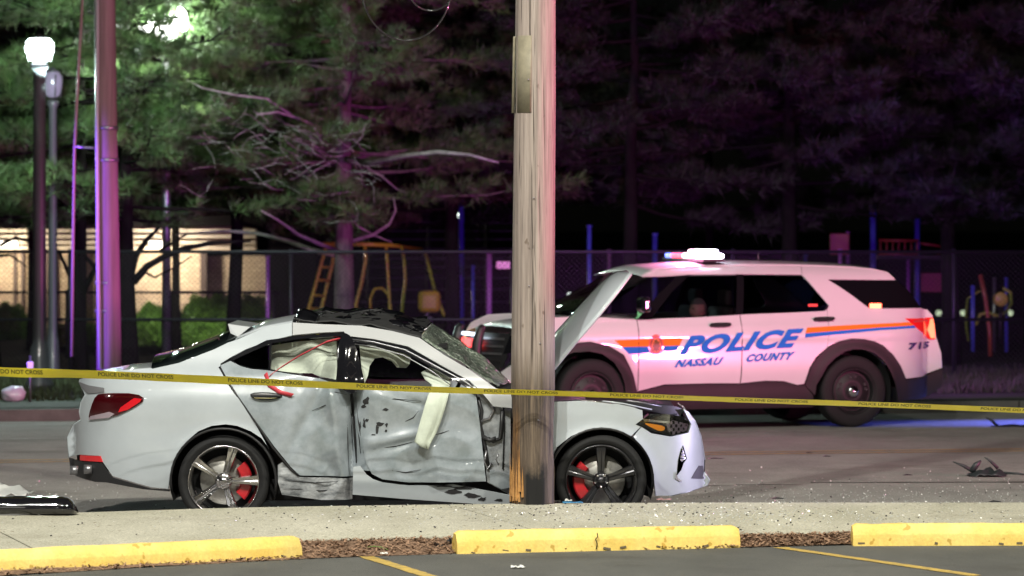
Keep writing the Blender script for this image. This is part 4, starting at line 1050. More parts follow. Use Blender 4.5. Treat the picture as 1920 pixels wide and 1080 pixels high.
S.panel('fender_remnant', [(930, 740), (958, 742), (958, 920), (936, 915), (947, 850), (949, 790), (944, 758)], M_dirty_blue, off=-.03, step=.02)
S.panel('fender_remnant', [(918, 880), (956, 888), (956, 915), (940, 918), (918, 906)], M_dirty_blue, off=.0, step=.02)
# bright bit of upper fender left of the pole
S.panel('fender_top', [(930, 744), (960, 745), (960, 757), (938, 757)], M_white, off=-.01, step=.02, W=Smooth)

# airbags
def bagpoly(pts, y, name, wav=.02, thick=.012):
    poly = [S.toplane(px, py, y) for px, py in pts]
    return surf_panel(name, poly, lambda x, z: Vector((x, y + wav * noise.noise(Vector((x * 8, 0, z * 8))) + wav * .6 * math.sin(x * 22 + z * 7), z)), M_bag, sedan, .02, thick, 0)
bagpoly([(674, 646), (700, 645), (740, 655), (770, 668), (768, 682), (762, 690), (745, 689), (735, 678), (718, 670), (703, 672), (693, 686), (690, 704), (684, 718), (678, 690)], -.60, 'curtain_airbag')
bagpoly([(507, 648), (560, 640), (630, 634), (632, 690), (630, 712), (600, 706), (585, 700), (560, 700), (520, 695), (507, 692)], -.55, 'curtain_airbag', .03)
# long folded airbag hanging out over the front door
ctr = [((790, 699), (826, 678), -.70), ((797, 712), (840, 700), -.76), ((810, 722), (845, 716), -.84), ((803, 740), (842, 738), -.95), ((796, 762), (836, 760), -.97), ((788, 790), (826, 792), -.965), ((782, 812), (818, 812), -.96), ((777, 828), (808, 830), -.955), ((790, 838), (803, 843), -.955)]
rows = []
for k_, (a_, b_, y) in enumerate(ctr):
    row = []
    for j in range(9):
        v = j / 8; x, z = S.toplane(a_[0] + (b_[0] - a_[0]) * v, a_[1] + (b_[1] - a_[1]) * v, y)
        row.append(Vector((x, y + (.016 if v > .68 else 0) - .006 * math.sin(v * 7 + k_ * .8) + .008 * noise.noise(Vector((x * 14, z * 10, 2))), z)))
    rows.append(row)
ab = grid_sheet('hanging_airbag', rows, M_bag, sedan, .01); ab['label'] = 'pale airbag hanging over the front door'
# red strap across the rear door
for pts_ in ([(648, 632), (610, 642), (560, 668), (525, 690), (504, 706)], [(498, 700), (505, 722), (525, 735), (549, 741)]):
    rows = []
    for q in pts_:
        x, z = S.L(*q); y = -Smooth(x, z) - (.012 if z < 1.15 else -.03)
        rows.append([Vector((x - .012, y, z - .012)), Vector((x + .012, y - .004, z + .012))])
    o = grid_sheet('red_strap', rows, M_strap, sedan, .003)
# interior
def cushion(name, c, d, rot=0, m=M_seat):
    mb = MB(); mb.box((0, 0, 0), d, Matrix.Rotation(rot, 3, 'Y')); o = mb.build(name, m, sedan); o.location = c
    b = o.modifiers.new('b', 'BEVEL'); b.width = .05; b.segments = 4; o.data.polygons.foreach_set('use_smooth', [True] * 6); return o
for y in (-.36, .36):
    cushion('seat_base', (-.15, y, .52), (.52, .5, .16)); cushion('seat_back', (-.42, y, .83), (.15, .5, .62), -.22); cushion('head_restraint', (-.50, y, 1.21), (.10, .26, .18), -.2)
cushion('rear_seat', (-1.02, 0, .52), (.5, 1.25, .18)); cushion('rear_seat_back', (-1.30, 0, .86), (.16, 1.25, .56), -.35)
cushion('dashboard', (.62, 0, .88), (.36, 1.35, .26), 0, M_blk)
mb = MB(); mb.lathe([(.17 + .014 * math.cos(a), .014 * math.sin(a)) for a in [i * PI / 4 for i in range(8)]], 28, 'Z', closed=True); o = mb.build('steering_wheel', M_blk, sedan); o.location = (.33, .36, 1.0); o.rotation_euler = (0, -1.1, 0)
S.panel('far_window', [(507, 645), (640, 632), (700, 645), (760, 662), (850, 728), (700, 730), (640, 722), (507, 695)], M_glass, off=0, W=lambda x, z: -(Smooth(x, z) - .01), step=.06, thick=.004)
S.panel('far_door', [(414, 684), (505, 694), (656, 722), (958, 735), (1000, 751), (1004, 930), (662, 925), (562, 892), (500, 830)], M_white, off=0, W=lambda x, z: -(Smooth(x, z)), step=.08)
mb = MB(); mb.box((-.2, 0, 1.33), (.9, .95, .03)); mb.build('headliner', M_dark, sedan)

# ================================================================== POLICE SUV
YAW = math.radians(20)
vp2 = interp([(.1, .84), (.2, .90), (.35, .945), (.6, .982), (.85, .992), (1.0, .985), (1.12, .962), (1.19, .925), (1.45, .83), (1.62, .755), (1.7, .69), (1.78, .58), (1.85, .45)])
FX, RX = -1.56, 1.515
def Wsuv(x, z):
    w = vp2(z)
    w -= .018 * gauss(z - .48, .10) * gauss(x, 1.1); w += .010 * math.tanh((z - .97) * 28) * gauss(z - .97, .2)
    for wx in (FX, RX):
        r = math.hypot(x - wx, z - .40); w += .022 * gauss(r - .46, .07)
    if x < -1.9: s = min((-1.9 - x) / .78, .98); w *= (1 - .42 * s ** 2.4)
    if x > 1.9: s = min((x - 1.9) / .62, .99); w *= (1 - .30 * s ** 2.6)
    return w
rearhub = Vector(((1600 - 960) * 45.3 / F, 45.3, 0)); ex = Vector((math.cos(YAW), math.sin(YAW), 0)); ey = Vector((-math.sin(YAW), math.cos(YAW), 0))
sloc = rearhub - ex * RX + ey * .93; sloc.z = ROADZ
suv = empty('police_suv', sloc, 'white police suv with orange and blue stripes, roof lights flashing, stopped across the road', 'police car', YAW)
V = Body(suv, sloc, YAW, Wsuv)
VP = V.panel
M_bluev = mat('blue_vinyl', (.015, .17, .66), .6, spec=.15); M_orv = mat('orange_vinyl', (.88, .22, .02), .6, spec=.15)
door_split = [1196, 1387, 1500]
# white skin pieces
VP('fender', [(1020, 596), (1080, 593), (1134, 595), (1194, 600), (1194, 733), (1186, 700), (1169, 665), (1141, 648), (1106, 641), (1070, 644), (1040, 652), (1010, 665), (1000, 690), (960, 690), (965, 640), (985, 612)], M_suv, step=.04, mirror=True)
dl = VP('door', [(1194, 600), (1240, 597), (1300, 595), (1387, 590), (1387, 719), (1330, 719), (1246, 721), (1211, 730), (1194, 734)], M_suv, step=.05, mirror=True)
VP('door', [(1387, 590), (1400, 589), (1480, 586), (1545, 583), (1551, 580), (1551, 652), (1530, 670), (1518, 690), (1508, 720), (1495, 722), (1470, 715), (1435, 714), (1387, 719)], M_suv, step=.05, mirror=True)
quarter2 = [(1502, 498), (1560, 500), (1600, 502), (1640, 506), (1664, 511), (1679, 525), (1640, 525), (1552, 524), (1575, 538), (1597, 553), (1630, 578), (1680, 578), (1727, 577), (1738, 581), (1748, 592), (1754, 630), (1764, 662), (1766, 690),
            (1731, 706), (1699, 710), (1690, 690), (1674, 665), (1656, 648), (1639, 640), (1620, 636), (1597, 635), (1573, 640), (1551, 651), (1551, 580), (1554, 573), (1530, 545), (1503, 515)]
VP('quarter_panel', quarter2, M_suv, step=.04, mirror=True)
VP('roof_rail', [(1205, 519), (1230, 506), (1290, 501), (1400, 497), (1502, 498), (1503, 515), (1400, 514), (1292, 515), (1283, 516), (1245, 518)], M_suv, step=.03, mirror=True)
VP('pillar', [(1194, 599), (1236, 549), (1268, 517), (1294, 515), (1262, 545), (1222, 597)], M_gloss, off=.004, step=.03, mirror=True)
# glazing
VP('window', [(1222, 597), (1262, 545), (1294, 515), (1387, 514), (1387, 589), (1300, 594)], glass_mat('driver_glass', (.62, .63, .66)), off=-.012, step=.05, thick=.004, mirror=True)
VP('window', [(1387, 514), (1503, 515), (1530, 545), (1552, 573), (1545, 583), (1480, 586), (1387, 589)], M_glass, off=-.012, step=.05, thick=.004, mirror=True)
VP('window_post', [(1380, 514), (1394, 514), (1394, 589), (1380, 590)], M_gloss, off=-.006, step=.03, mirror=True)
VP('window', [(1552, 524), (1679, 525), (1704, 545), (1727, 577), (1630, 578), (1597, 553)], mat('privacy_glass', (.006, .006, .008), .08, coat=1), off=-.008, step=.04, thick=.006, mirror=True)
# black lower cladding
VP('rocker', [(1194, 735), (1211, 731), (1246, 722), (1330, 720), (1387, 720), (1435, 715), (1470, 716), (1495, 723), (1508, 722), (1524, 740), (1524, 764), (1300, 768), (1200, 770), (1180, 760), (1186, 740)], M_clad, off=.012, step=.04, mirror=True)
VP('arch_moulding', [(1508, 722), (1520, 686), (1534, 667), (1551, 651), (1573, 640), (1597, 635), (1620, 636), (1639, 640), (1656, 649), (1674, 665), (1688, 686), (1697, 709), (1700, 742), (1682, 752), (1681, 739), (1676, 715), (1667, 694), (1655, 676), (1639, 663), (1620, 656), (1600, 655), (1582, 660), (1565, 672), (1550, 687), (1541, 704), (1530, 722), (1527, 742)], M_clad, off=.02, step=.03, mirror=True)
VP('arch_moulding', [(1194, 734), (1186, 700), (1169, 665), (1141, 648), (1106, 641), (1070, 644), (1040, 652), (1015, 672), (1006, 690), (1012, 720), (1022, 715), (1032, 690), (1050, 670), (1075, 661), (1103, 659), (1128, 664), (1150, 680), (1163, 700), (1170, 720), (1172, 745), (1185, 752)], M_clad, off=.02, step=.03, mirror=True)
VP('rear_bumper', [(1699, 711), (1731, 707), (1767, 691), (1765, 724), (1739, 744), (1682, 753), (1690, 740)], M_clad, off=.012, step=.03, mirror=True)
# livery
vf = lambda off: (lambda x, z: Vector((x, -Wsuv(x, z) - off, z)))
VP('orange_stripe', [(1152, 638), (1281, 633), (1274, 648), (1167, 651)], M_orv, off=.004, step=.03, thick=.001, gap=0)
VP('blue_stripe', [(1167, 651), (1274, 648), (1269, 657), (1179, 664)], M_bluev, off=.004, step=.03, thick=.001, gap=0)
VP('orange_stripe', [(1513, 614), (1600, 609), (1703, 604), (1715, 610), (1650, 614), (1510, 625)], M_orv, off=.004, step=.03, thick=.001, gap=0)
VP('blue_stripe', [(1510, 625), (1650, 614), (1715, 610), (1722, 614), (1650, 619), (1509, 633)], M_bluev, off=.004, step=.03, thick=.001, gap=0)
def ltext(name, body, pts, m, shear=.28, off=.03, sp=1.0):
    return put_text(name, body, [V.L(*p) for p in pts], vf(.011), m, suv, shear, off, sp)
ltext('police_lettering', 'POLICE', [(1273, 666), (1496, 651), (1506, 615), (1282, 630)], M_bluev, off=.05, sp=1.1)
ltext('nassau_lettering', 'NASSAU', [(1264, 689), (1352, 684), (1357, 669), (1268, 674)], M_bluev, off=.05, sp=1.16)
ltext('county_lettering', 'COUNTY', [(1398, 679), (1486, 674), (1491, 659), (1402, 664)], M_bluev, off=.05, sp=1.16)
ltext('number_lettering', '715', [(1702, 656), (1741, 653), (1742, 640), (1703, 643)], mat('navy_vinyl', (.05, .04, .16), .4), shear=.1, off=.05, sp=1.16)
# round emblem: orange oval, dark ring, small gold rampant animal outline
def oval(c, rx, ry, n=28): return [(c[0] + rx * math.cos(2 * PI * i / n), c[1] + ry * math.sin(2 * PI * i / n)) for i in range(n)]
em = VP('emblem', oval((1230, 648), 14.5, 21), mat('emblem_orange', (.80, .12, .04), .4, coat=.5), off=.006, step=.02, thick=.001, gap=0)
VP('emblem_ring', oval((1230, 648), 11.5, 17.5), mat('emblem_dark', (.30, .05, .03), .4), off=.0085, step=.02, thick=.001, gap=0, parent=em)
VP('emblem_field', oval((1230, 648), 9, 14.5), mat('emblem_field', (.78, .20, .05), .4), off=.011, step=.02, thick=.001, gap=0, parent=em)
VP('emblem_figure', [(1226, 638), (1231, 636), (1233, 641), (1237, 640), (1235, 645), (1238, 650), (1234, 653), (1237, 658), (1232, 657), (1230, 661), (1227, 656), (1223, 659), (1225, 652), (1222, 648), (1226, 646), (1222, 642), (1227, 643)], mat('emblem_gold', (.16, .08, .01), .4), off=.0135, step=.012, thick=.001, gap=0, parent=em)
# handles, mirror, lamps
for x0, y0 in ((1349, 609), (1543, 598)):
    VP('door_handle', smoothpoly([(x0 - 21, y0 - 1), (x0 - 16, y0 - 4), (x0 + 18, y0 - 5), (x0 + 21, y0 - 1), (x0 + 16, y0 + 3), (x0 - 16, y0 + 4)], 1), M_blk, off=.035, thick=.02, step=.02, gap=0, mirror=True)
for xs_ in ((1194, 600, 1196, 733), (1387, 590, 1388, 720)):
    a = V.L(xs_[0], xs_[1]); b = V.L(xs_[2], xs_[3]); pts_ = [(a[0] + (b[0] - a[0]) * i / 8, a[1] + (b[1] - a[1]) * i / 8) for i in range(9)]
    MB().tube([(x, -Wsuv(x, z) - .001, z) for x, z in pts_], .004, 5).build('door_seam', M_dark, suv)
tlp = [(1697, 597), (1720, 597), (1748, 595), (1753, 636), (1743, 637), (1720, 616)]
t2 = VP('tail_light', tlp, mat('suv_red_lens', (.55, .01, .015), .12, coat=1, emit=(1, .02, .02), estr=.35), off=.012, step=.02, thick=.03, gap=0, mirror=True)
VP('lit_strip', [(1743, 598), (1748, 597), (1752, 634), (1744, 634), (1738, 618)], emat('lit_red_orange', (1, .18, .08), 3.0), off=.018, step=.02, thick=.004, gap=0, parent=t2)
VP('marker_bar', [(1712, 601), (1738, 599), (1739, 602), (1713, 604)], emat('dim_red', (1, .05, .05), .5), off=.018, step=.02, thick=.004, gap=0, parent=t2)
VP('warning_light', [(1631, 569), (1652, 569), (1652, 577), (1631, 577)], emat('warning_red', (1, .12, .06), 9.0), off=.010, step=.02, thick=.02, gap=0)
VP('warning_light', [(1516, 570), (1533, 570), (1533, 574), (1516, 574)], emat('warning_red_dim', (1, .05, .05), 1.5), off=.0, step=.02, thick=.01, gap=0)
# mirror
mx, mz = V.L(1196, 574)
mb = MB(); mb.box((0, 0, 0), (.13, .20, .17)); o = mb.build('door_mirror', M_gloss, suv); o.location = (mx, -1.04, mz + .02); b = o.modifiers.new('b', 'BEVEL'); b.width = .05; b.segments = 4
mb = MB(); mb.tube([(mx + .02, -.9, mz - .05), (mx, -.98, mz - .02)], .03, 8).build('mirror_arm', M_blk, suv)
mb = MB(); mb.box((0, 0, 0), (.13, .20, .17)); o = mb.build('door_mirror', M_gloss, suv); o.location = (mx, 1.04, mz + .02); b = o.modifiers.new('b', 'BEVEL'); b.width = .05; b.segments = 4
def vacross(name, edge, m, crown=(0, 0, .03), n=14, inset_=0, thick=.01, p=2):
    rows = []
    for (x, z) in edge:
        w = Wsuv(x, z) - inset_; rows.append([Vector((x + crown[0] * (1 - abs(j / n * 2 - 1) ** p), -w + 2 * w * j / n, z + crown[2] * (1 - abs(j / n * 2 - 1) ** p))) for j in range(n + 1)])
    return grid_sheet(name, rows, m, suv, thick)
EV = lambda pts: [V.L(*p) for p in pts]
vacross('roof', EV([(1205, 519), (1230, 506), (1290, 501), (1400, 497), (1502, 498), (1560, 500), (1600, 502), (1640, 506), (1664, 511), (1679, 525)]), M_suv, (0, 0, .045))
hz = 1.235
vacross('bonnet', [(-.95, 1.19), (-1.2, 1.195), (-1.5, 1.185), (-1.8, 1.165), (-2.1, 1.12), (-2.3, 1.06)], M_suv, (0, 0, .06), p=2.6)
a = V.L(1205, 597); b = V.L(1215, 519)
vacross('windscreen', [(a[0] - .62, 1.21), (a[0] - .25, 1.42), (b[0] + .05, 1.66)], M_glass, (-.05, 0, .03), inset_=.05, thick=.005)
vacross('tailgate', EV([(1766, 690), (1764, 662), (1754, 630), (1748, 592), (1738, 581)]), M_suv, (.03, 0, 0))
vacross('rear_window', EV([(1738, 581), (1727, 577), (1704, 545), (1679, 525)]), M_gloss, (.02, 0, 0), inset_=.02)
vacross('rear_valance', EV([(1766, 690), (1765, 724), (1739, 744)]), M_clad, (.03, 0, 0))
mb = MB(); mb.box((0, 0, .32), (4.3, 1.5, .2)); mb.build('underbody', M_dark, suv)
# front face
def xf(y, z): return -2.585 + .34 * abs(y / .9) ** 2.6 + .16 * max(0, (z - .78)) ** 1.2 * 1.6 + .08 * gauss(z - .2, .12)
ff = lambda off: (lambda y, z: Vector((xf(y, z) - off, y, z)))
def fpan(name, poly, m, off=0, step=.05, thick=.015, parent=None): return surf_panel(name, poly, ff(off), m, parent or suv, step, thick, 0, inward=Vector((1, 0, 0)))
fpan('front_bumper', [(-.93, .30), (.93, .30), (.95, .95), (.80, .78), (.55, .62), (-.55, .62), (-.80, .78), (-.95, .95)], M_suv)
fpan('grille', [(-.56, .60), (.56, .60), (.66, .80), (.64, 1.06), (-.64, 1.06), (-.66, .80)], M_blk, .004)
fpan('lower_bumper', [(-.90, .18), (.90, .18), (.92, .34), (-.92, .34)], M_clad, .01)
for s in (-1, 1):
    h_ = fpan('headlight', [(s * .62, .84), (s * .90, .90), (s * .92, 1.04), (s * .66, 1.04)], M_gloss, .012, .03)
    fpan('lit_marker', [(s * .72, .95), (s * .88, .97), (s * .88, 1.01), (s * .72, .99)], emat('amber_marker', (1, .5, .12), 3.0), .02, .03, .004, h_)
    fpan('fog_light', [(s * .60, .42), (s * .82, .46), (s * .82, .56), (s * .62, .54)], M_gloss, .01, .03)
for z in (.68, .76, .84, .92, 1.0):
    fpan('grille_bar', [(-.60, z - .012), (.60, z - .012), (.60, z + .012), (-.60, z + .012)], M_steel if z > .8 else M_clad, .02, .06)
# push bumper with warning lights
for y in (-.36, .30):
    pb = MB()
    for (z0, z1, o_) in ((.45, 1.13, 0),):
        pb.tube([(xf(y, .5) - .10, y, .42), (xf(y, .7) - .13, y, .7), (xf(y, .9) - .13, y, .95), (xf(y, 1.0) - .11, y, 1.10), (xf(y, 1.0) - .08, y, 1.14)], [.045, .055, .06, .05, .03], 12)
    pb.build('push_bumper', M_blk, suv)
for z in (.55, .80): MB().tube([(xf(0, z) - .13, -.42, z), (xf(0, z) - .13, .38, z)], .025, 10).build('push_bumper_bar', M_blk, suv)
fpan('white_warning_light', [(-.30, 1.03), (.26, 1.03), (.26, 1.06), (-.30, 1.06)], emat('white_led', (.75, .85, 1), 5.0), .10, .05, .02)
for (y0, y1, st) in ((.36, .60, 3.0), (.05, .26, 5.0), (-.22, 0, 3.0)):
    fpan('red_warning_light', [(y0, .90), (y1, .90), (y1, .99), (y0, .99)], emat('red_led_%d' % int(st), (1, .06, .06), st), .06, .05, .02)
# roof light bar
zr = 1.815
lb = MB(); lb.box((0, 0, 0), (.26, 1.20, .035)); lo = lb.build('light_bar', M_blk, suv, bevel=.01); bx_, bz_ = V.L(1340, 500)
lo.location = (bx_, 0, zr + .02)
M_lensb = emat('lit_pink_white', (1.0, .55, .75), 14); M_lensr = emat('lit_red', (1, .08, .12), 4.5); M_lensw = emat('lit_white', (.85, .80, 1.0), 34); M_lensu = emat('lit_blue', (.15, .2, 1), 4)
for k, (y, m_) in enumerate(((-.52, M_lensw), (-.36, M_lensw), (-.19, M_lensb), (-.02, M_lensb), (.15, M_lensr), (.32, M_lensr), (.49, M_lensu))):
    hm = .095 if k in (1, 2) else .05  # two modules made taller to stand in for the lights' flare
    mb = MB(); mb.box((0, 0, 0), (.24, .15, hm)); o = mb.build('light_module', m_, lo, bevel=.02); o.location = (0, y, .02 + hm / 2)
mb = MB(); mb.box((0, 0, 0), (.20, .7, .012)); o = mb.build('light_bar_cover', M_clad, lo, bevel=.004); o.location = (0, .22, .08)
wb = sloc + ex * bx_ + ey * -.35
lamp('light_bar_glow', wb + Vector((-.2, -.05, zr + .22)), 90, (1, .25, .55), .08)
lamp('light_bar_glow', wb + Vector((.25, .6, zr + .25)), 2900, (.62, .07, .95), .1, 'SPOT', (4.5, 64, 5.5), 125, .5)
lamp('light_bar_beam', wb + Vector((-.5, .2, zr + .12)), 2400, (.85, .06, .75), .08, 'SPOT', (-4.9, 49.2, 1.9), 24, .9)
# antenna
ax, az = V.L(1447, 497); MB().tube([(ax, -.2, 1.79), (ax + .01, -.2, 1.93)], [.012, .004], 6).build('antenna', M_blk, suv)
# wheels
for hx_, px_ in ((FX, 1102), (RX, 1601)):
    for sd in (-1, 1):
        make_wheel(suv, (hx_, sd * .83, .395), .392, .25, .25, 'steel', .3, side=sd)
    mb = MB(); n = 24; vs = []
    for i in range(n + 1):
        a_ = -.1 * PI + 1.2 * PI * i / n
        for y in (-.93, -.6): vs.append((hx_ + .455 * math.cos(a_), y, .41 + .455 * math.sin(a_)))
    vs.append((hx_, -.6, .4)); mb.add(vs, [(2 * i, 2 * i + 1, 2 * i + 3, 2 * i + 2) for i in range(n)] + [(2 * i + 1, 2 * i + 3, len(vs) - 1) for i in range(n)], True)
    mb.build('arch_liner', M_dark, suv)
# interior
for y in (-.42, .42):
    mb = MB(); mb.box((0, 0, 0), (.16, .5, .62), Matrix.Rotation(.15, 3, 'Y')); o = mb.build('seat_back', M_seat, suv, bevel=.05); o.location = (.12, y, 1.02)
    mb = MB(); mb.box((0, 0, 0), (.10, .26, .18)); o = mb.build('head_restraint', M_seat, suv, bevel=.04); o.location = (.20, y, 1.42)
mb = MB(); mb.box((0, 0, 0), (.4, 1.5, .25)); o = mb.build('dashboard', M_blk, suv, bevel=.06); o.location = (-.85, 0, 1.08)
o = MB().box((0, 0, 0), (.22, .02, .14)).build('laptop_screen', emat('screen_green', (.35, .9, .4), .5), suv); o.location = (-.62, -.1, 1.27); o.rotation_euler = (0, .0, .5)

# ------------------------------------------------------------------ the officer in the driving seat
def make_person(loc, yaw):
    rt = empty('person', loc, 'person with short hair and dark jacket sitting in the driving seat of the police suv', 'person', yaw)
    vs = [(0, 0, 0), (.02, 0, .2), (.02, 0, .42), (.0, 0, .50), (-.01, 0, .57), (0, -.19, .42), (-.10, -.24, .20), (-.33, -.16, .22), (0, .19, .42), (-.10, .24, .20), (-.33, .16, .22),
          (-.1, -.1, -.02), (-.48, -.12, .02), (-.55, -.12, -.38), (-.1, .1, -.02), (-.48, .12, .02), (-.55, .12, -.38)]
    es = [(0, 1), (1, 2), (2, 3), (3, 4), (2, 5), (5, 6), (6, 7), (2, 8), (8, 9), (9, 10), (0, 11), (11, 12), (12, 13), (0, 14), (14, 15), (15, 16)]
    rad = [.15, .15, .13, .06, .055, .08, .05, .04, .08, .05, .04, .09, .07, .05, .09, .07, .05]
    me = bpy.data.meshes.new('body'); me.from_pydata(vs, es, []); o = link('body', me, M_uni, rt)
    sk = o.modifiers.new('skin', 'SKIN'); lay = me.skin_vertices[0] if me.skin_vertices else None
    if lay is None:
        bm = bmesh.new(); bm.from_mesh(me); bm.verts.layers.skin.verify(); bm.to_mesh(me); bm.free(); lay = me.skin_vertices[0]
    for i, r in enumerate(rad): lay.data[i].radius = (r, r)
    lay.data[0].use_root = True
    o.modifiers.new('sub', 'SUBSURF').render_levels = 2
    # head with nose, eyes, ears
    bm = bmesh.new(); bmesh.ops.create_uvsphere(bm, u_segments=24, v_segments=18, radius=1)
    for v in bm.verts:
        x, y, z = v.co; k = 1 - .22 * max(0, -z) ** 1.4
        f = -.012 * gauss(y, .18) * gauss(z + .12, .25) * (x < 0) * 2.2
        f += .010 * (gauss(y - .38, .15) + gauss(y + .38, .15)) * gauss(z - .08, .12) * (x < 0)
        v.co = Vector((x * .098 * k + f - .01 * (z < -.3) * (x < 0), y * .076 * k, z * .118))
    hm = bpy.data.meshes.new('head'); bm.to_mesh(hm); bm.free(); hm.polygons.foreach_set('use_smooth', [True] * len(hm.polygons)); h = link('head', hm, M_skin, rt); h.location = (-.02, 0, .68)
    bm = bmesh.new(); bmesh.ops.create_uvsphere(bm, u_segments=20, v_segments=14, radius=1)
    bmesh.ops.delete(bm, geom=[v for v in bm.verts if (v.co.z < .25 and v.co.x < .1) or v.co.z < -.35], context='VERTS')
    for v in bm.verts: v.co = Vector((v.co.x * .106 + .004, v.co.y * .084, v.co.z * .126))
    hm = bpy.data.meshes.new('hair'); bm.to_mesh(hm); bm.free(); hm.polygons.foreach_set('use_smooth', [True] * len(hm.polygons)); hh = link('hair', hm, mat('grey_hair', (.12, .11, .10), .8), h)
    for s in (-1, 1):
        MB().lathe([(.001, -.01), (.016, -.008), (.020, 0), (.012, .01)], 10, 'Y', (.01, s * .078, -.01)).build('ear', M_skin, h)
        MB().lathe([(.001, -.012), (.008, -.006), (.010, 0), (.001, .008)], 8, 'Z', (-.088, s * .03, .012)).build('eye', M_dark, h)
    MB().tube([(-.092, -.025, -.055), (-.098, 0, -.056), (-.092, .025, -.055)], .005, 6).build('mouth', mat('lips', (.35, .14, .12), .5), h)
    MB().add([(-.02, -.07, .50), (-.10, -.05, .44), (-.14, -.02, .36), (-.06, -.08, .36)], [(0, 1, 2, 3)]).build('collar', M_paper, rt)
    return rt
hx2, hz2 = V.toplane(1308, 580, -.42)
per = make_person(sloc + ex * (hx2 + .02) + ey * -.42 + Vector((0, 0, hz2 - .68)), YAW + .25)

# ================================================================== LEFT: poles, lamps
YL = 49.2
# second utility pole
up = empty('utility_pole', (P(205, 740, YL).x, YL, .08), 'slimmer utility pole at the left beyond the road, lit violet and red', 'utility pole')
b0 = P(206, 745, YL); zt_ = 6.2
mb = MB(); n = 24; vs = []
MB().tube([(0, 0, 0), (-.01, 0, 1.2), (-.035, 0, 3.0), (-.06, 0, 5.2), (-.07, 0, 7.5)], [.150, .142, .132, .125, .118], 24).build('wooden_shaft', M_pole2, up)
px2 = lambda px: (px - 205) * YL / F
zl = lambda py: HC - (py - HZ) * YL / F - .08
mb = MB(); mb.tube([(px2(135), -.02, zl(668)), (px2(137), -.02, zl(480)), (px2(140), -.02, zl(280)), (px2(147), -.02, zl(140)), (px2(157), -.02, zl(-40))], .017, 8).build('riser_pipe', mat('riser', (.22, .14, .15), .5), up)
MB().tube([(px2(140), -.02, zl(275)), (px2(182), -.02, zl(278))], .018, 8).build('stand_off_bracket', M_steel, up)
MB().tube([(px2(184), -.10, zl(-20)), (px2(184), -.13, zl(240)), (px2(186), -.14, zl(500)), (px2(190), -.14, zl(690))], .022, 8).build('conduit', mat('conduit_grey', (.35, .34, .36), .4), up)
for py in (300, 240, 530, 583): MB().lathe([(.135, -.02), (.142, -.02), (.142, .02), (.135, .02)], 20, 'Z', (-.03, 0, zl(py))).build('strap', M_steel, up)

# lit street lamp (front) and unlit one behind it
def street_lamp(px, Y, head_py, prad, label, lit, head_w, head_h, group):
    g = P(px, 700, Y); r = empty('street_lamp', (g.x, Y, .08), label, 'street lamp', 0, group)
    zh = HC - (head_py - HZ) * Y / F - .08
    mb = MB(); mb.lathe([(.001, 0), (prad * 2.1, 0), (prad * 2.1, .12), (prad * 1.5, .2), (prad * 1.35, .55), (prad * 1.05, .62), (prad, .7), (prad * .9, zh - head_h * .9), (prad * 1.4, zh - head_h * .75), (prad * 1.2, zh - head_h * .6), (.001, zh - head_h * .6)], 20, 'Z'); mb.build('lamp_post', M_lampost, r)
    mm = emat('lamp_glow', (.78, .92, 1.0), 45) if lit else mat('lamp_glass_faint_glow', (.10, .09, .12), .15, coat=1, emit=(.8, .7, 1), estr=.2)  # the unlit globe gets a faint glow painted into its glass
    mb = MB(); w = head_w / 2; hh = head_h / 2
    mb.lathe([(.001, -hh * 1.05), (w * .5, -hh), (w * .74, -hh * .8), (w * .95, -hh * .25), (w, hh * .2), (w * .93, hh * .55), (w * .7, hh * .85), (.001, hh * 1.0)], 24, 'Z', (0, 0, zh)); mb.build('lantern_globe', mm, r)
    mb = MB(); mb.lathe([(w * .72, hh * .86), (w * .74, hh * .92), (w * .5, hh * 1.0), (w * .25, hh * 1.1), (w * .12, hh * 1.2), (.001, hh * 1.3)], 20, 'Z', (0, 0, zh)); mb.build('lantern_cap', M_lampost, r)
    for k in range(4):
        a = k * PI / 2 + .4; mb = MB(); mb.tube([(w * .8 * math.cos(a), w * .8 * math.sin(a), zh - hh), (w * 1.04 * math.cos(a), w * 1.04 * math.sin(a), zh + hh * .65)], .010, 6).build('lantern_strut', M_lampost, r)
    return r
street_lamp(74, 51.5, 92, .085, 'lit street lamp at the far left, its lantern glaring blue white', True, .36, .30, 'lantern street lamps at the left')
street_lamp(99, 54.9, 157, .060, 'unlit acorn street lamp just right of the glaring one', False, .26, .36, 'lantern street lamps at the left')
lp = P(78, 92, 51.5)
lamp('street_lamp_light', lp + Vector((0, .0, -.35)), 1500, (.70, 1.0, .92), .2)
# floodlight far up in the trees
fl = empty('flood_light', (P(312, 700, 58.2).x, 58.2, .08), 'white floodlight on a pole glaring through the pine branches', 'street lamp')
zf = lambda py: HC - (py - HZ) * 58.2 / F - .08
MB().tube([(0, 0, 0), (0, 0, zf(70))], [.07, .05], 10).build('lamp_post', M_steel, fl)
for dx, py, r_ in ((-.26, 50, .10), (-.10, 38, .10), (.15, 36, .17), (.03, 62, .15), (.26, 50, .08)):
    o = MB().lathe([(.001, -.06), (r_ * .8, -.05), (r_, 0), (r_ * .8, .05), (.001, .06)], 20, 'Y').build('flood_head', emat('flood_white', (1, 1, .97), 22), fl); o.location = (dx, -.35, zf(py))
lamp('flood_light_light', P(300, 45, 57.2), 480, (.85, 1.0, .85), .2)
lamp('flood_light_light', P(318, 60, 58.8), 6500, (.95, 1.0, .80), .2, 'SPOT', P(375, 600, 75.0), 24, .8)  # extra spot added at the flood pole to brighten the shrubs
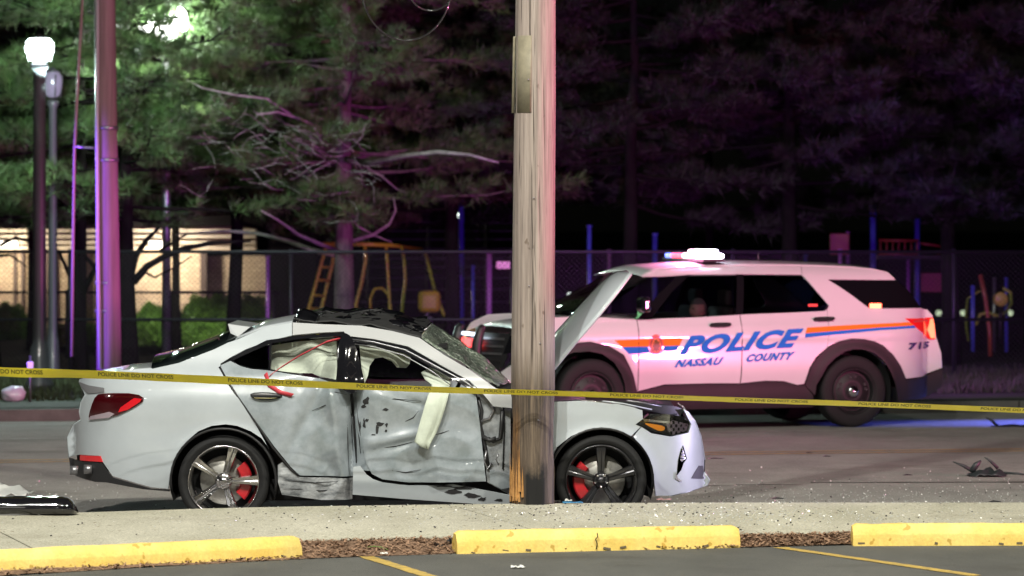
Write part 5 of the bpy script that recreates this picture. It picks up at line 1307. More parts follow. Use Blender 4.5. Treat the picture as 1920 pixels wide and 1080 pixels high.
# marker post, bag
mk = empty('marker_post', (P(57, 690, 49).x, 49.0, .08), 'thin marker post with a pale top at the foot of the lamps', 'post')
MB().tube([(0, 0, 0), (0, 0, .55)], .012, 8).build('stake', M_steel, mk); o = MB().box((0, 0, 0), (.075, .02, .10)).build('plate', M_paper, mk, bevel=.01); o.location = (0, -.01, .33 + .10)
bm = bmesh.new(); bmesh.ops.create_icosphere(bm, subdivisions=3, radius=1)
for v in bm.verts:
    q = v.co.copy(); k = 1 + .28 * noise.noise(q * 1.7) + .1 * noise.noise(q * 5); v.co = Vector((q.x * .15 * k, q.y * .12 * k, max(q.z * .10 * k + .08, 0)))
me = bpy.data.meshes.new('plastic_bag'); bm.to_mesh(me); bm.free(); me.polygons.foreach_set('use_smooth', [True] * len(me.polygons))
o = link('plastic_bag', me, mat('bag_plastic', (.55, .50, .60), .3)); o.location = (P(27, 722, 49.0).x, 49.0, .09); tag(o, 'crumpled pale plastic bag lying at the far kerb, lower left of the lamps', 'bag')

# ================================================================== FENCES
def chain_fence(name, Y, x0, x1, ztop, label, rails, post_step, mesh=True, pr=.028, wire=.0026, cell=.07):
    f = empty(name, ((x0 + x1) / 2, Y, .08), label, 'fence', 0)
    L = (x1 - x0) / 2
    for z in rails: MB().tube([(-L, 0, z - .08), (L, 0, z - .08)], pr * .8, 8).build('rail', M_fence, f)
    x = -L
    while x <= L + .01:
        MB().tube([(x, .03, 0), (x, .03, ztop - .04)], pr, 8).build('post', M_fence, f); x += post_step
    if mesh:
        n = int(2 * L / cell) + int(ztop / cell) + 2; vs = []; fs = []
        for d in (1, -1):
            for i in range(n):
                xa = -L - ztop + i * cell if d > 0 else -L + i * cell
                za, zb = 0.0, ztop - .08; xb = xa + d * (zb - za)
                for (p0, p1) in (((xa, za), (xb, zb)),):
                    X0, Z0 = p0; X1, Z1 = p1
                    if max(X0, X1) < -L or min(X0, X1) > L: continue
                    k = len(vs); w = wire; vs += [(X0 - w, -.01, Z0), (X0 + w, -.01, Z0), (X1 + w, -.01, Z1), (X1 - w, -.01, Z1), (X0, .0, Z0), (X1, .0, Z1)]
                    fs += [(k, k + 1, k + 2, k + 3), (k + 1, k + 4, k + 5, k + 2)]
        o = MB().add(vs, fs).build('chain_mesh', M_wire, f); o['kind'] = 'stuff'
    return f
chain_fence('chain_link_fence', 56.0, -9, 9, 1.80, 'tall dark chain link fence behind the trees across the whole background', (1.80, .88), 3.0)
chain_fence('chain_link_fence', 64.0, -8.5, -3.6, 1.10, 'lower chain link fence in front of the shrubs by the lit wall', (1.10,), 1.6, cell=.08)

# ================================================================== BUILDING at the left
YB = 84.0
zb_ = lambda py: HC - (py - HZ) * YB / F
bd = empty('brick_building', (P(200, 600, YB).x, YB, .08), 'low tan brick building at the left with its wall floodlit under the eaves', 'building')
bxp = lambda px: (px - 200) * YB / F
def wallbox(pxa, pxb, pya, pyb, m, name='wall', dy=0, d=.3):
    a, b = bxp(pxa), bxp(pxb); z0, z1 = zb_(pyb) - .08, zb_(pya) - .08
    return MB().box(((a + b) / 2, dy + d / 2, (z0 + z1) / 2), (b - a, d, z1 - z0)).build(name, m, bd)
wallbox(-600, 385, 468, 622, M_wall); wallbox(388, 500, 480, 622, M_wall, dy=.3)
wallbox(-600, 900, 100, 424, mat('unlit_wall_black', (.010, .009, .010), 1, spec=0), 'upper_wall', dy=-.6)  # near-black colour stands in for the unlit wall above the eaves
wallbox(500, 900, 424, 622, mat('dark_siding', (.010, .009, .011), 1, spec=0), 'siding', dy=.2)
wallbox(376, 388, 470, 622, mat('brown_post', (.06, .04, .035), .7), 'post', dy=-.1)
for py in (430, 441, 452, 462):
    wallbox(-600, 480, py, py + 4.5, mat('soffit_board', (.45, .40, .33), .7), 'soffit_board', dy=-.3, d=.2)
wallbox(-600, 480, 424, 470, M_wall, 'eave_wall', dy=.05)
for px, hw_ in ((30, 3), (44, 3), (77, 22), (142, 9), (206, 28)): wallbox(px - hw_, px + hw_, 420, 622, mat('brown_post', (.06, .04, .035), .7), 'post', dy=-.2, d=.1)  # the wide ones are dark strips added to break up the lit wall
lamp('wall_lamp_light', P(300, 478, YB - 1.1), 250, (1.0, .86, .68), .15)
lamp('wall_lamp_light', P(20, 478, YB - 1.1), 170, (1.0, .84, .62), .15)
for px in (300, 20):
    wf = wallbox(px - 16, px + 16, 452, 462, emat('wall_lamp', (1, .9, .75), 6), 'wall_lamp', dy=-.5, d=.12)

# shrubs in front of the wall
def leafball(name, c, rx, ry, rz, n, m, size, label, cat='shrub', group=None):
    rs = np.random.RandomState(int(abs(c[0]) * 100) + n); 
    d = rs.normal(size=(n, 3)); d /= np.linalg.norm(d, axis=1)[:, None]; r = rs.uniform(.35, 1, n) ** .5
    lump = np.array([1 + .22 * noise.noise(Vector(q) * 2.2) for q in d])
    p = d * (r * lump)[:, None] * np.array([rx, ry, rz]); p[:, 2] = np.abs(p[:, 2] + rz * .4)
    a = rs.normal(size=(n, 3)); a /= np.linalg.norm(a, axis=1)[:, None]; b = np.cross(a, rs.normal(size=(n, 3))); b /= np.linalg.norm(b, axis=1)[:, None]
    s = size * rs.uniform(.5, 1.3, n)[:, None]
    V4 = np.stack([p - a * s, p + b * s * .45, p + a * s, p - b * s * .45], 1).reshape(-1, 3)
    rt = empty(name, c, label, cat, 0, group)
    me = bpy.data.meshes.new('foliage'); me.from_pydata(V4.tolist(), [], np.arange(n * 4).reshape(n, 4).tolist()); link('foliage', me, m, rt)
    mb = MB()
    for k in range(6):
        an = k * 1.05; mb.tube([(0, 0, 0), (rx * .4 * math.cos(an), ry * .4 * math.sin(an), rz * .8)], [.03, .01], 5)
    mb.build('stems', M_barkd, rt); return rt
M_shr = mat('shrub_leaf', (.22, .42, .06), .5, col2=(.10, .22, .035), vscale=3)
YS = 74.0
for (px, py, w, h, lab) in ((283, 640, 32, 75, 'small round green shrub beside the dark trunk'), (372, 640, 36, 92, 'taller bright green shrub below the lit wall'), (415, 640, 40, 98, 'wide green shrub in the middle of the row'), (470, 640, 40, 96, 'dim green shrub at the right end of the row'), (15, 645, 40, 75, 'dark shrub at the left edge by the wall')):
    leafball('shrub', (P(px, py, YS).x, YS, .08), w * YS / F, .5, h * .62 * YS / F, 5000, M_shr, .05, lab, group='shrubs below the lit wall')
hd = empty('hedge', (P(380, 640, 70).x, 70, .08), 'low clipped green hedge strip behind the fence at the left', 'hedge')
rs = np.random.RandomState(3); n = 22000; p = np.stack([rs.uniform(-2.6, 1.6, n), rs.uniform(-.25, .25, n), rs.uniform(0, 1, n) ** .6 * .36], 1)
a = rs.normal(size=(n, 3)) * .022; b = rs.normal(size=(n, 3)) * .015
me = bpy.data.meshes.new('foliage'); me.from_pydata(np.stack([p - a, p + b, p + a, p - b], 1).reshape(-1, 3).tolist(), [], np.arange(n * 4).reshape(n, 4).tolist()); link('foliage', me, M_shr, hd)

# bleachers: rows of pale planks
bl = empty('bleachers', (P(850, 600, 76).x, 76, .08), 'dark stand of metal bleachers behind the pole with dim pale plank edges', 'bleachers')
zz = lambda py: HC - (py - HZ) * 76 / F - .08
for i, py in enumerate((566, 543, 522, 502, 486, 468, 450, 434, 418)):
    o = MB().box((0, 0, 0), (3.4 if i < 6 else 2.6, .12, .03)).build('plank', mat('dull_plank', (.10, .10, .11), .6, var=.6, vscale=5), bl, bevel=.006); o.location = (.0, i * .3, zz(py))
for x in (-1.6, -.5, .6, 1.6):
    MB().tube([(x, 0, 0), (x, 2.4, zz(418))], .03, 6).build('stringer', M_fence, bl); MB().tube([(x, 2.4, 0), (x, 2.4, zz(400))], .03, 6).build('upright', M_fence, bl)
for i, (px, py) in enumerate(((858, 404), (830, 404), (842, 420))):
    pass
gl = empty('globe_lamp', P(858, 405, 80), 'tiny white lamp far behind the branches left of the pole', 'lamp')
MB().lathe([(.001, -.05), (.04, -.03), (.05, 0), (.04, .03), (.001, .05)], 12, 'Z').build('globe', emat('tiny_white', (.9, 1, .95), 9), gl)
MB().tube([(0, 0, -2.2), (0, 0, -.05)], .025, 6).build('lamp_post', M_fence, gl)
gl = empty('globe_lamp', P(1068, 552, 66), 'tiny pale lamp low down between the pole and the police suv', 'lamp')
MB().lathe([(.001, -.03), (.03, -.02), (.035, 0), (.03, .02), (.001, .03)], 12, 'Z').build('globe', emat('tiny_dim', (.9, 1, .95), 1.5), gl)
MB().tube([(0, 0, -.95), (0, 0, -.03)], .02, 6).build('lamp_post', M_fence, gl)
for px in (1760, 1793, 1806, 1894):
    d = 'left of the blue post' if px < 1770 else ('first of the close pair right of the blue post' if px < 1800 else ('second of the close pair right of the blue post' if px < 1850 else 'under the yellow climber at the right edge'))
    gl = empty('ground_light', P(px, 587, 88), 'faint greenish ground light, ' + d, 'lamp', 0, 'faint lights behind the playground')
    MB().lathe([(.001, -.06), (.05, -.045), (.06, 0), (.05, .045), (.001, .06)], 12, 'Z').build('globe', emat('ground_light_glow', (.75, .9, .6), .8), gl)
    MB().tube([(0, 0, -.32), (0, 0, -.05)], .03, 6).build('stem', M_fence, gl)

# ================================================================== PLAYGROUND
def frame_obj(name, Y, anchor, label, cat, items, group=None):
    """items: (part name, [(px,py,dY)...], radius m, material)"""
    o0 = P(anchor[0], anchor[1], Y); r = empty(name, (o0.x, Y, .08), label, cat, 0, group); base = Vector((o0.x, Y, .08))
    for (nm, pts, rad, m) in items:
        MB().tube([P(p[0], p[1], Y + (p[2] if len(p) > 2 else 0)) - base for p in pts], rad, 8).build(nm, m, r)
    return r
YP = 63.0
frame_obj('climbing_frame', YP, (620, 640), 'yellow steel climbing frame with slanted legs behind the pine trunk', 'climbing frame', [
    ('leg', [(612, 462), (604, 488), (590, 540), (575, 590), (560, 672)], .026, M_pyel), ('leg', [(628, 462, .3), (624, 490, .3), (612, 540, .3), (600, 590, .3), (592, 672, .3)], .026, M_pyel),
    ('rung', [(601, 500), (621, 502, .3)], .018, M_pyel), ('rung', [(595, 525), (617, 526, .3)], .018, M_pyel), ('rung', [(587, 553), (609, 555, .3)], .018, M_pyel), ('rung', [(577, 578), (602, 579, .3)], .018, M_pyel),
    ('top_bar', [(606, 458), (680, 458), (735, 460)], .034, M_pyel), ('leg', [(684, 462), (686, 486), (678, 530), (668, 568), (660, 672)], .026, M_pyel), ('leg', [(724, 462), (726, 490), (729, 540), (731, 575), (740, 672)], .024, M_pyel),
    ('top_bar', [(735, 460), (755, 463, .8), (790, 467, 1.2)], .026, M_pyel), ('leg', [(753, 460, .5), (758, 490, .5), (760, 525, .5), (754, 575, .5), (750, 672, .5)], .024, M_pyel),
    ('leg', [(797, 470, 1), (802, 492, 1), (814, 540, 1), (830, 585, 1), (850, 615, 1), (872, 668, 1)], .026, M_pyel), ('rung', [(815, 545, 1), (800, 560, 1)], .018, M_pyel),
    ('arch', [(695, 590), (694, 560), (702, 542), (716, 540), (728, 552), (733, 578)], .02, M_pyel)])
sp = empty('spring_rider', (P(805, 600, 62).x, 62, .08), 'ochre yellow block shaped spring rider beside the climbing frame', 'spring rider')
o = MB().box((0, 0, 0), (.34, .30, .33)).build('barrel', mat('ochre_plastic', (.38, .25, .02), .4, coat=.4), sp, bevel=.07); o.location = (0, 0, .92)
MB().tube([(.06 * math.cos(a * .8), .06 * math.sin(a * .8), a * .0165) for a in range(0, 46)], .016, 5).build('spring', M_steel, sp)
for i, (px, yt, yb, r_, m, Y, lab) in enumerate((
        (502, 482, 660, .030, M_ppur, 60, 'slim purple post left of the yellow climbing frame'), (865, 375, 650, .045, M_pblue, 66, 'tall blue post with a bright foot left of the foreground pole'),
        (887, 500, 650, .026, M_pblue, 62, 'thin blue post between the tall blue and the purple one'), (917, 475, 650, .045, M_ppur, 61, 'purple post carrying the small pink sign'),
        (1105, 425, 650, .034, M_pblue, 60, 'blue post just right of the foreground pole'), (1142, 470, 650, .03, M_ppur, 62, 'short purple post behind the raised bonnet'), (1228, 440, 650, .04, M_pblue, 61, 'blue post above the windscreen of the suv'),
        (1510, 480, 650, .03, M_pblue, 64, 'thin blue post above the suv roof, leftmost of four'), (1575, 470, 650, .028, M_ppur, 62, 'purple post with a knob above the suv roof'), (1590, 437, 650, .03, M_ppur, 66, 'taller purple post by the red panel'))):
    p_ = frame_obj('playground_post', Y, (px, 640), lab, 'post', [('shaft', [(px, yt), (px, yb + 20)], r_, m), ('cap', [(px, yt - 3), (px, yt + 1)], r_ * 1.3, m)], 'coloured playground posts')
    if px == 917:
        o = MB().box((0, 0, 0), (.26, .02, .11)).build('sign_plate', mat('pink_sign', (.85, .55, .75), .4, emit=(1, .25, .6), estr=.25), p_, bevel=.004); o.location = ((947 - 917) * 61 / F, -.06, HC - (497 - HZ) * 61 / F - .08)
YR = 64.0
play = frame_obj('play_structure', YR, (1700, 650), 'climbing structure at the right with blue posts, orange red railing and red panel', 'play structure', [
    ('post', [(1637, 385), (1637, 660)], .05, M_pblue), ('post', [(1720, 410, .6), (1720, 660, .6)], .045, M_pblue), ('post', [(1773, 400), (1773, 665)], .062, M_pblue), ('post', [(1703, 470, 1), (1703, 660, 1)], .03, M_ppur),
    ('post', [(1780, 500, .5), (1781, 660, .5)], .03, M_pblue),
    ('railing_top', [(1648, 451), (1722, 451)], .022, M_pred), ('railing_foot', [(1648, 476), (1722, 476)], .022, M_pred)] +
    [('baluster', [(1651 + 11.5 * k, 451), (1651 + 11.5 * k, 476)], .014, M_pred) for k in range(7)] +
    [('bar', [(1720, 455, .6), (1765, 462, .6)], .02, M_pred), ('bar', [(1720, 470, .6), (1773, 475, .3)], .02, M_pred)])
def pbox(parent, base, name, pxa, pxb, pya, pyb, Y, m, d=.06):
    a = P(pxa, pyb, Y) - base; b = P(pxb, pya, Y) - base
    return MB().box(((a.x + b.x) / 2, Y - base.y, (a.z + b.z) / 2), (b.x - a.x, d, b.z - a.z)).build(name, m, parent, bevel=.01)
pbase = Vector((P(1700, 650, YR).x, YR, .08))
pbox(play, pbase, 'panel', 1556, 1592, 438, 478, YR, M_pred); pbox(play, pbase, 'panel', 1722, 1765, 512, 548, YR + .8, mat('maroon_panel', (.28, .05, .06), .5)); pbox(play, pbase, 'deck', 1640, 1770, 478, 486, YR + .5, M_fence, 1.0)
frame_obj('loop_climber', 62.0, (1855, 650), 'yellow loop climber with a slanted red post at the right edge', 'climbing frame', [
    ('loop', [(1838, 545), (1814, 560), (1811, 590), (1812, 615), (1816, 640)], .020, M_pyel2), ('loop', [(1830, 610), (1838, 590), (1852, 585), (1868, 592), (1884, 588), (1896, 570), (1895, 548), (1880, 540)], .026, M_pyel2),
    ('post', [(1824, 535), (1824, 660)], .035, M_pblue), ('post', [(1838, 515), (1848, 560), (1856, 620), (1857, 668)], .036, M_pred), ('post', [(1887, 520, .4), (1887, 660, .4)], .03, M_pblue), ('post', [(1864, 520, .6), (1864, 660, .6)], .025, M_steel)])
dk = empty('play_drum', P(1876, 561, 61.6), 'round ochre play drum on the loop climber', 'play drum')
MB().lathe([(.001, -.07), (.09, -.07), (.11, -.05), (.11, .05), (.09, .07), (.001, .07)], 24, 'Y').build('drum', mat('ochre_drum', (.45, .34, .07), .4, coat=.3), dk)
MB().tube([(0, 0, -.6), (0, 0, -.1)], .03, 6).build('drum_stand', M_fence, dk)

# ================================================================== TREES
def needle_cloud(pts, dirs, rs, per=9, ln=.17, w=.009):
    """tufts of needles at pts pointing roughly along dirs"""
    n = len(pts); P0 = np.repeat(pts, per, 0); D = np.repeat(dirs, per, 0) * .9 + rs.normal(size=(n * per, 3)) * .62
    D /= np.linalg.norm(D, axis=1)[:, None] + 1e-9
    S_ = np.cross(D, rs.normal(size=(n * per, 3))); S_ /= np.linalg.norm(S_, axis=1)[:, None] + 1e-9
    l_ = ln * rs.uniform(.6, 1.25, (n * per, 1))
    return np.stack([P0 - S_ * w, P0 + S_ * w, P0 + D * l_], 1).reshape(-1, 3)

def bez(a, b, sag, k, jit, rs):
    out = []
    for i in range(k + 1):
        t = i / k; p = a + (b - a) * t; p = p + Vector((0, 0, sag * 4 * t * (1 - t))) + Vector((rs.normal() * jit, rs.normal() * jit, rs.normal() * jit)) * (0 if i in (0,) else t)
        out.append(p)
    return out

def pine(name, px, Y, r0, lean, H, zlow, nbr, reach, m_leaf, m_bark, label, seed, density=1.0, limbs=(), fork=None, front=0.0):
    rs = np.random.RandomState(seed); base = Vector((P(px, 700, Y).x, Y, .08)); rt = empty(name, base, label, 'tree', 0, 'pines behind the far kerb')
    tr = [Vector((lean * (i / 12) ** 1.3 + .05 * noise.noise(Vector((i * .5, seed, 0))), .04 * noise.noise(Vector((i * .5, seed, 9))), H * i / 12)) for i in range(13)]
    rad = [r0 * 1.35] + [r0 * (1 - .85 * (i / 12)) for i in range(1, 13)]
    MB().tube(tr, rad, 14).build('trunk', m_bark, rt)
    if fork:
        MB().tube([Vector((P(q[0], q[1], Y).x, Y + (q[2] if len(q) > 2 else 0), P(q[0], q[1], Y).z)) - base for q in fork[0]], fork[1], 10).build('trunk_fork', m_bark, rt)
    tw = MB()
    for (pts_, rr) in limbs:
        big = rr[0] > .0115; t_ = MB() if big else tw
        t_.tube([P(q[0], q[1], Y + (q[2] if len(q) > 2 else 0)) - base for q in pts_], rr, 7 if big else 5)
        if big: t_.build('limb', M_dead if m_bark is M_bark else m_bark, rt)
    if tw.v: tw.build('dead_twigs', M_dead, rt)['kind'] = 'stuff'
    mb = MB(); T = []; D = []
    for b in range(nbr):
        t = b / max(1, nbr - 1); z = zlow + (H - zlow) * t ** .9 + rs.normal() * .06; i = min(int(z / H * 12), 11); f = z / H * 12 - i
        o = tr[i].lerp(tr[i + 1], max(0, min(1, f))); az = rs.uniform(0, 2 * PI)
        if front and rs.rand() < front: az = -PI / 2 + rs.normal() * 1.0
        L = reach * (1 - .45 * t) * rs.uniform(.65, 1.15); rise = L * rs.uniform(-.12, .24)
        e = o + Vector((math.cos(az) * L, math.sin(az) * L, rise)); line = bez(o, e, -.03 * L * rs.uniform(0, 2), 6, .05, rs)
        mb.tube(line, [.032 * (1 - .14 * k) for k in range(7)], 5, caps=False)
        ns = int(11 * density * L / 2.5) + 3
        for k in range(ns):
            s = rs.uniform(.22, 1); q = line[min(int(s * 6), 5)].lerp(line[min(int(s * 6), 5) + 1], s * 6 % 1)
            a2 = az + rs.choice((-1, 1)) * rs.uniform(.3, 1.1); l2 = rs.uniform(.3, .85) * (1.15 - .5 * s)
            e2 = q + Vector((math.cos(a2) * l2, math.sin(a2) * l2, l2 * rs.uniform(-.15, .45)))
            l2l = bez(q, e2, -.04, 4, .02, rs); mb.tube(l2l, [.010, .008, .006, .005, .003], 4, caps=False)
            m_ = int(15 * l2 / .5 * min(1, density))
            for j in range(m_):
                u = rs.uniform(.15, 1.05); g = q.lerp(e2, u); dd = (e2 - q).normalized() + Vector((0, 0, .35))
                T.append((g.x + rs.normal() * .045, g.y + rs.normal() * .045, g.z + rs.normal() * .035)); D.append(tuple(dd))
    mb.build('branches', m_bark, rt)['kind'] = 'stuff'
    vs = needle_cloud(np.array(T), np.array(D), rs, 11 if density >= 1 else 6, .19, .0062 if density >= 1 else .014); nt = len(vs) // 3
    me = bpy.data.meshes.new('crown'); me.vertices.add(len(vs)); me.vertices.foreach_set('co', vs.astype('f').ravel())
    me.loops.add(nt * 3); me.loops.foreach_set('vertex_index', np.arange(nt * 3, dtype='i')); me.polygons.add(nt)
    me.polygons.foreach_set('loop_start', np.arange(0, nt * 3, 3, dtype='i')); me.update(calc_edges=True); me.validate()
    o = link('crown', me, m_leaf, rt)
    return rt

limbs1 = [([(655, 300, -.2), (700, 305, -.9), (760, 292, -1.7), (820, 285, -2.3), (880, 290, -2.8), (935, 305, -3.1)], [.05, .042, .035, .03, .022, .012]),
          ([(632, 470, -.2), (600, 458, -.8), (560, 440, -1.3), (520, 412, -2), (490, 395, -2.4)], [.035, .03, .024, .018, .010]),
          ([(628, 478), (590, 470), (540, 452), (480, 437), (420, 433), (330, 440)], [.04, .036, .03, .024, .018, .01]),
          ([(660, 452), (700, 440), (730, 420), (742, 395), (738, 370)], [.03, .025, .02, .016, .01]),
          ([(655, 405), (672, 425), (700, 440), (735, 455)], [.018, .016, .013, .008]),
          ([(650, 258, -.3), (600, 240, -1.2), (560, 222, -2), (520, 210, -2.5), (480, 215, -2.8)], [.03, .028, .022, .018, .01]),
          ([(645, 252), (610, 225), (580, 215), (545, 200)], [.022, .02, .015, .008]), ([(600, 235), (570, 250), (540, 240), (500, 262), (460, 258)], [.02, .016, .014, .01, .006]),
          ([(680, 310), (715, 330), (745, 355), (800, 375)], [.016, .014, .010, .006]),
          ([(560, 225, -2), (500, 185, -2.6), (440, 178, -2.9), (380, 165, -3), (350, 150, -3)], [.02, .018, .014, .01, .006]), ([(520, 212), (470, 228), (430, 245), (380, 240)], [.014, .012, .009, .005])]
for k in range(105):   # tangle of dead grey twigs left of the forked trunk
    x = R.uniform(370, 690); y = 190 + (x - 370) * .25 + abs(R.gauss(0, 60)); a = R.choice((0, PI)) + R.gauss(.3, .6); l_ = R.uniform(25, 75); p = []
    for i in range(5):
        p.append((x, y, -2.2 - .25 * i + R.uniform(-.2, .2))); x += math.cos(a) * l_ / 4; y += math.sin(a) * l_ / 5; a += R.uniform(-.6, .6)
    limbs1.append((p, [.0085, .007, .0055, .004, .0025]))
pine('pine_tree', 645, 58.0, .165, .02, 7.2, 2.3, 74, 3.0, M_leafg, M_bark, 'pine tree with a pale forked trunk and bare limbs, directly behind the wrecked sedan', 23, limbs=limbs1)
lim2 = [([(250, 530), (275, 500), (310, 480), (350, 465), (400, 455), (470, 452)], [.06, .05, .045, .04, .03, .015]), ([(245, 520), (255, 480), (275, 450), (300, 425)], [.05, .045, .035, .02]),
        ([(225, 560), (205, 530), (180, 505), (160, 480)], [.05, .045, .035, .02]), ([(262, 505), (290, 520), (330, 500), (360, 480)], [.02, .018, .014, .008]), ([(300, 470), (330, 450), (350, 440)], [.02, .016, .01])]
pine('pine_tree', 238, 56.8, .135, -.05, 7.4, 2.15, 58, 3.0, M_leafg, M_barkd, 'pine tree with a dark forked trunk right behind the slim utility pole', 5, limbs=lim2)
pine('pine_tree', 148, 57.5, .12, .06, 7.4, 2.25, 50, 2.8, M_leafg, M_barkd, 'dark pine trunk between the acorn lamp and the utility pole', 9, limbs=[([(150, 560), (170, 520), (190, 480)], [.05, .04, .02]), ([(145, 545), (125, 505), (110, 470)], [.04, .03, .02])])
pine('pine_tree', -20, 60, .14, .0, 7.4, 2.2, 48, 3.2, M_leafg, M_barkd, 'pine tree at the far left edge behind the lit street lamp', 14, limbs=[([(0, 460), (30, 445), (60, 455), (90, 470)], [.03, .025, .02, .01]), ([(-10, 480), (20, 478), (50, 500)], [.03, .02, .012])])
pine('pine_tree', 440, 61, .12, .1, 7.6, 2.15, 56, 3.0, M_leafg, M_barkd, 'pine tree filling the gap between the two forked trunks', 31)
pine('pine_tree', 850, 62, .13, -.1, 7.6, 2.15, 54, 3.1, M_leafb, M_barkd, 'brownish pine tree just left of the foreground pole', 44)
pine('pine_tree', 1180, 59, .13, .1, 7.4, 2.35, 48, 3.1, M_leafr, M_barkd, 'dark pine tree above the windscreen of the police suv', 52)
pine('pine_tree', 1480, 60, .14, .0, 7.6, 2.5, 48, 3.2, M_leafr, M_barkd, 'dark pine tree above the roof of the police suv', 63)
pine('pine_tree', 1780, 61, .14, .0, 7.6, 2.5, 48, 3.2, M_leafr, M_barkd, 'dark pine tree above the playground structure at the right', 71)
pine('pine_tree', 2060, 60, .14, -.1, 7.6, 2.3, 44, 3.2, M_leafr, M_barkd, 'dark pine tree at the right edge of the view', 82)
# darker second row that closes the sky
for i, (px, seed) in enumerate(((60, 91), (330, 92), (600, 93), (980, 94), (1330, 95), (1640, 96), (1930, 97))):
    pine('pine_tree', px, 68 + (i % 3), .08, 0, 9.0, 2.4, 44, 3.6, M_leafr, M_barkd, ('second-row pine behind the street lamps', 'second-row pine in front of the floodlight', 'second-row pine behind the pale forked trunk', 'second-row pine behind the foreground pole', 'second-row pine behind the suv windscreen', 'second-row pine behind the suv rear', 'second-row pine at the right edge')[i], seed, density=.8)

# ================================================================== cable loops hanging at the top
for (c, rx, ry, lab) in (((762, -30), 85, 106, 'large loop of hanging cable at the top left of the pole'), ((808, -30), 45, 50, 'small loop of hanging cable just inside the larger loop')):
    Yc = 33.0; o0 = P(c[0], c[1], Yc); pts_ = []
    for i in range(33):
        a = PI * 1.0 + PI * i / 32 if True else 0
        pts_.append(P(c[0] + rx * math.cos(a), c[1] - ry * math.sin(a), Yc + .05 * math.sin(a * 3)) - o0)
    pts_ = [P(c[0] - rx, -140, Yc) - o0] + pts_ + [P(c[0] + rx, -140, Yc) - o0]
    ob = MB().tube(pts_, .0075, 8).build('cable_loop', mat('cable_sheath', (.02, .02, .022), .25, coat=1)); ob.location = o0
    tag(ob, lab, 'cable', 'cable loops above the scene')

# ================================================================== DEBRIS
# black bumper piece lying at the kerb, lower left, and pale sheet behind it
db = empty('bumper_fragment', G(20, 965, WALKZ), 'glossy black torn-off bumper piece lying on the kerb at the lower left', 'car part')
bse = db.location
rows = []
for i in range(31):
    s = i / 30; px = -140 + 285 * s; k = 1 if s < .9 else math.sqrt(max(0.02, 1 - ((s - .9) / .1) ** 2)); row = []
    for j in range(9):
        a = PI * j / 8; q = P(px, 968 - s * 2, bse.y) - bse
        row.append(Vector((q.x, -.10 * math.cos(a) * k + .02, .01 + .115 * math.sin(a) ** .8 * k + .008 * noise.noise(Vector((s * 9, j, 0))))))
    rows.append(row)
grid_sheet('bumper_skin', rows, M_gloss, db, .01)
o = MB().tube([(-.9, -.06, .05), (.0, -.075, .055), (.38, -.05, .05)], .012, 8).build('moulding', M_blk, db)
pg = MB(); g0 = G(-20, 945, ROADZ)
rows = [[Vector((-.35 + .55 * i / 14, -.3 + .6 * j / 8, .10 + .05 * noise.noise(Vector((i * .5, j * .5, 3))) + .10 * (1 - i / 14) * (j / 8))) for i in range(15)] for j in range(9)]
o = grid_sheet('pale_sheet', rows, M_paper, None, .004); o.location = G(10, 948, ROADZ); tag(o, 'crumpled white sheet behind the black bumper piece at the left edge', 'sheet')

# torn black liner in the road on the right
def crumpled(name, px, py, w, d, h, label, cat, m, seed, z=ROADZ, spikes=()):
    g = G(px, py, z); r = empty(name, g, label, cat); rows = []
    for j in range(9):
        row = []
        for i in range(17):
            u = i / 16 * 2 - 1; v = j / 8 * 2 - 1; q = Vector((u * 2.2, v * 2, seed)); t = 1 - .35 * v * v
            row.append(Vector((u * w / 2 * t, v * d / 2, max(.004, h * (.55 + .6 * noise.noise(q)) * (1 - u * u * .75) * (1 - v * v * .6)))))
        rows.append(row)
    grid_sheet('torn_sheet', rows, m, r, .006)
    for (a, b, rad) in spikes: MB().tube([a, ((Vector(a) + Vector(b)) / 2 + Vector((0, 0, .01))), b], [rad, rad * .9, rad * .25], 6).build('torn_strip', m, r)
    return r
crumpled('liner_fragment', 1850, 893, .36, .3, .10, 'twisted black plastic fragment lying in the road at the right', 'car part', mat('liner_plastic', (.03, .035, .038), .5), 4,
         spikes=(((-.10, 0, .03), (-.30, 0, .13), .018), ((.10, 0, .07), (-.02, 0, .17), .015), ((-.13, 0, .05), (-.05, 0, .14), .03), ((.15, 0, .03), (.42, -.05, .0), .012)))
crumpled('liner_fragment', 1905, 800, .55, .2, .035, 'flat curved black strip near the right edge beyond the centre line', 'car part', M_blk, 8, spikes=(((-.2, 0, .01), (-.33, 0, .10), .02),))
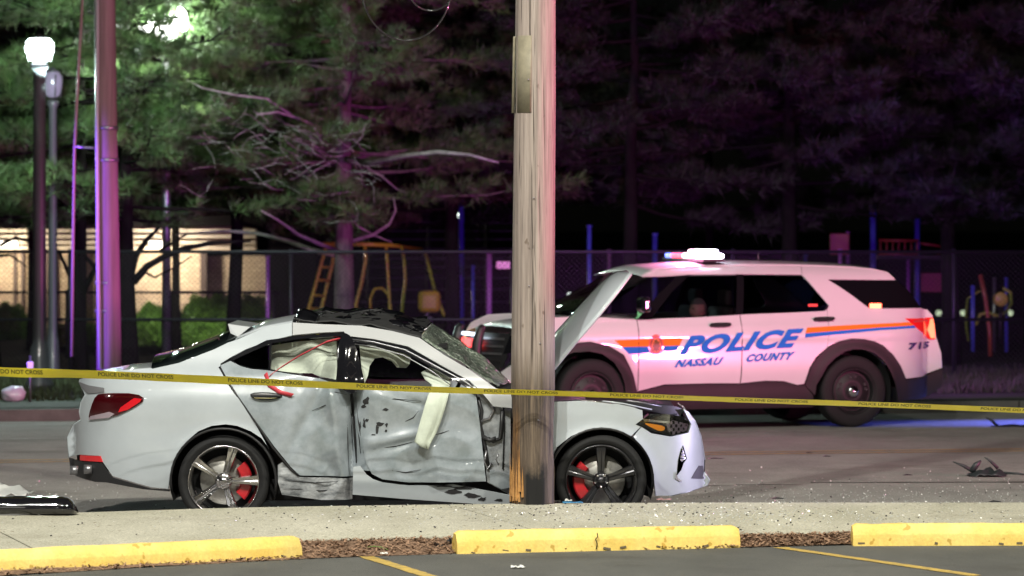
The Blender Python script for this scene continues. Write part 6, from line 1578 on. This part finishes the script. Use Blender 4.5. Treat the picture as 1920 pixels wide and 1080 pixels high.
for (px, py, w, z, m, lab, nm, cat) in (
        (1075, 945, .17, WALKZ, mat('blue_plastic', (.05, .22, .42), .4), 'strip of blue plastic at the foot of the wooden pole', 'plastic_scrap', 'scrap'),
        (1066, 941, .06, WALKZ, M_paper, 'small white scrap on the blue plastic by the pole', 'plastic_scrap', 'scrap'),
        (1245, 939, .12, WALKZ, mat('pink_scrap', (.45, .25, .24), .4), 'pinkish lens fragment below the front bumper', 'plastic_scrap', 'scrap'),
        (971, 1066, .10, 0, M_paper, 'small white paper lying on the car park asphalt', 'paper_scrap', 'scrap'),
        (720, 1040, .055, .03, M_paper, 'crumpled white scrap in the mulch gap', 'paper_scrap', 'scrap'),
        (1283, 1028, .05, 0, M_blk, 'dark clump in front of the middle wheel stop', 'plastic_scrap', 'scrap'),
        (1297, 903, .0, ROADZ, M_paper, '', '', '')):
    if not lab: continue
    g = G(px, py, z); rows = [[Vector((w * (i / 6 - .5) * (1 - .2 * R.random()), .05 * (j / 4 - .5), .008 + .022 * abs(noise.noise(Vector((i * .7 + px, j * .7, 1)))))) for i in range(7)] for j in range(5)]
    o = grid_sheet(nm, rows, m, None, .003); o.location = g; tag(o, lab, cat)
# green leaf blade
g = G(708, 1032, .06); o = grid_sheet('leaf', [[Vector((-.07, 0, .02)), Vector((-.03, -.012, .03)), Vector((.02, -.010, .025)), Vector((.07, 0, .005))], [Vector((-.07, .002, .02)), Vector((-.03, .012, .026)), Vector((.02, .012, .02)), Vector((.07, .002, .005))]], mat('green_leaf', (.10, .35, .05), .5), None, .002)
o.location = g; tag(o, 'single long green leaf in the mulch gap', 'leaf')
# clump of dark leaves by the end of the middle stop
for (px, py, s, lab) in ((822, 1034, .05, 'small dark leafy clump left of the middle wheel stop'), (845, 1032, .07, 'larger dark leafy clump touching the end of the middle wheel stop')):
    g = G(px, py, .0); mb = MB()
    for k in range(26):
        a = R.uniform(0, 2 * PI); p = Vector((R.gauss(0, s * .4), R.gauss(0, s * .4), R.uniform(.005, s * 1.1))); u = Vector((R.gauss(0, 1), R.gauss(0, 1), R.gauss(0, 1))).normalized() * s * .35; w_ = u.orthogonal().normalized() * s * .18
        mb.add([p - u, p + w_, p + u, p - w_], [(0, 1, 2, 3)])
    o = mb.build('leaf_clump', M_blk); o.location = g; tag(o, lab, 'leaves')
# thin dark shards on the road
for (px, py, w, lab) in ((1342, 860, .17, 'thin dark shard beside the front bumper on the road'), (1517, 850, .09, 'short dark shard on the orange centre line'), (1550, 856, .08, 'small dark shard right of the shard on the centre line'), (1702, 891, .09, 'dark sliver on the road left of the twisted fragment'), (1458, 935, .11, 'dark sliver close to the kerb right of the bumper'), (1865, 941, .10, 'dark sliver at the kerb below the twisted fragment')):
    g = G(px, py); o = MB().prism([(-w / 2, 0), (-w * .1, .012), (w / 2, .004), (w * .3, 0)], -.02, .02).build('plastic_shard', M_blk); o.location = g; o.rotation_euler = (0, 0, R.uniform(-.3, .3)); tag(o, lab, 'shard')
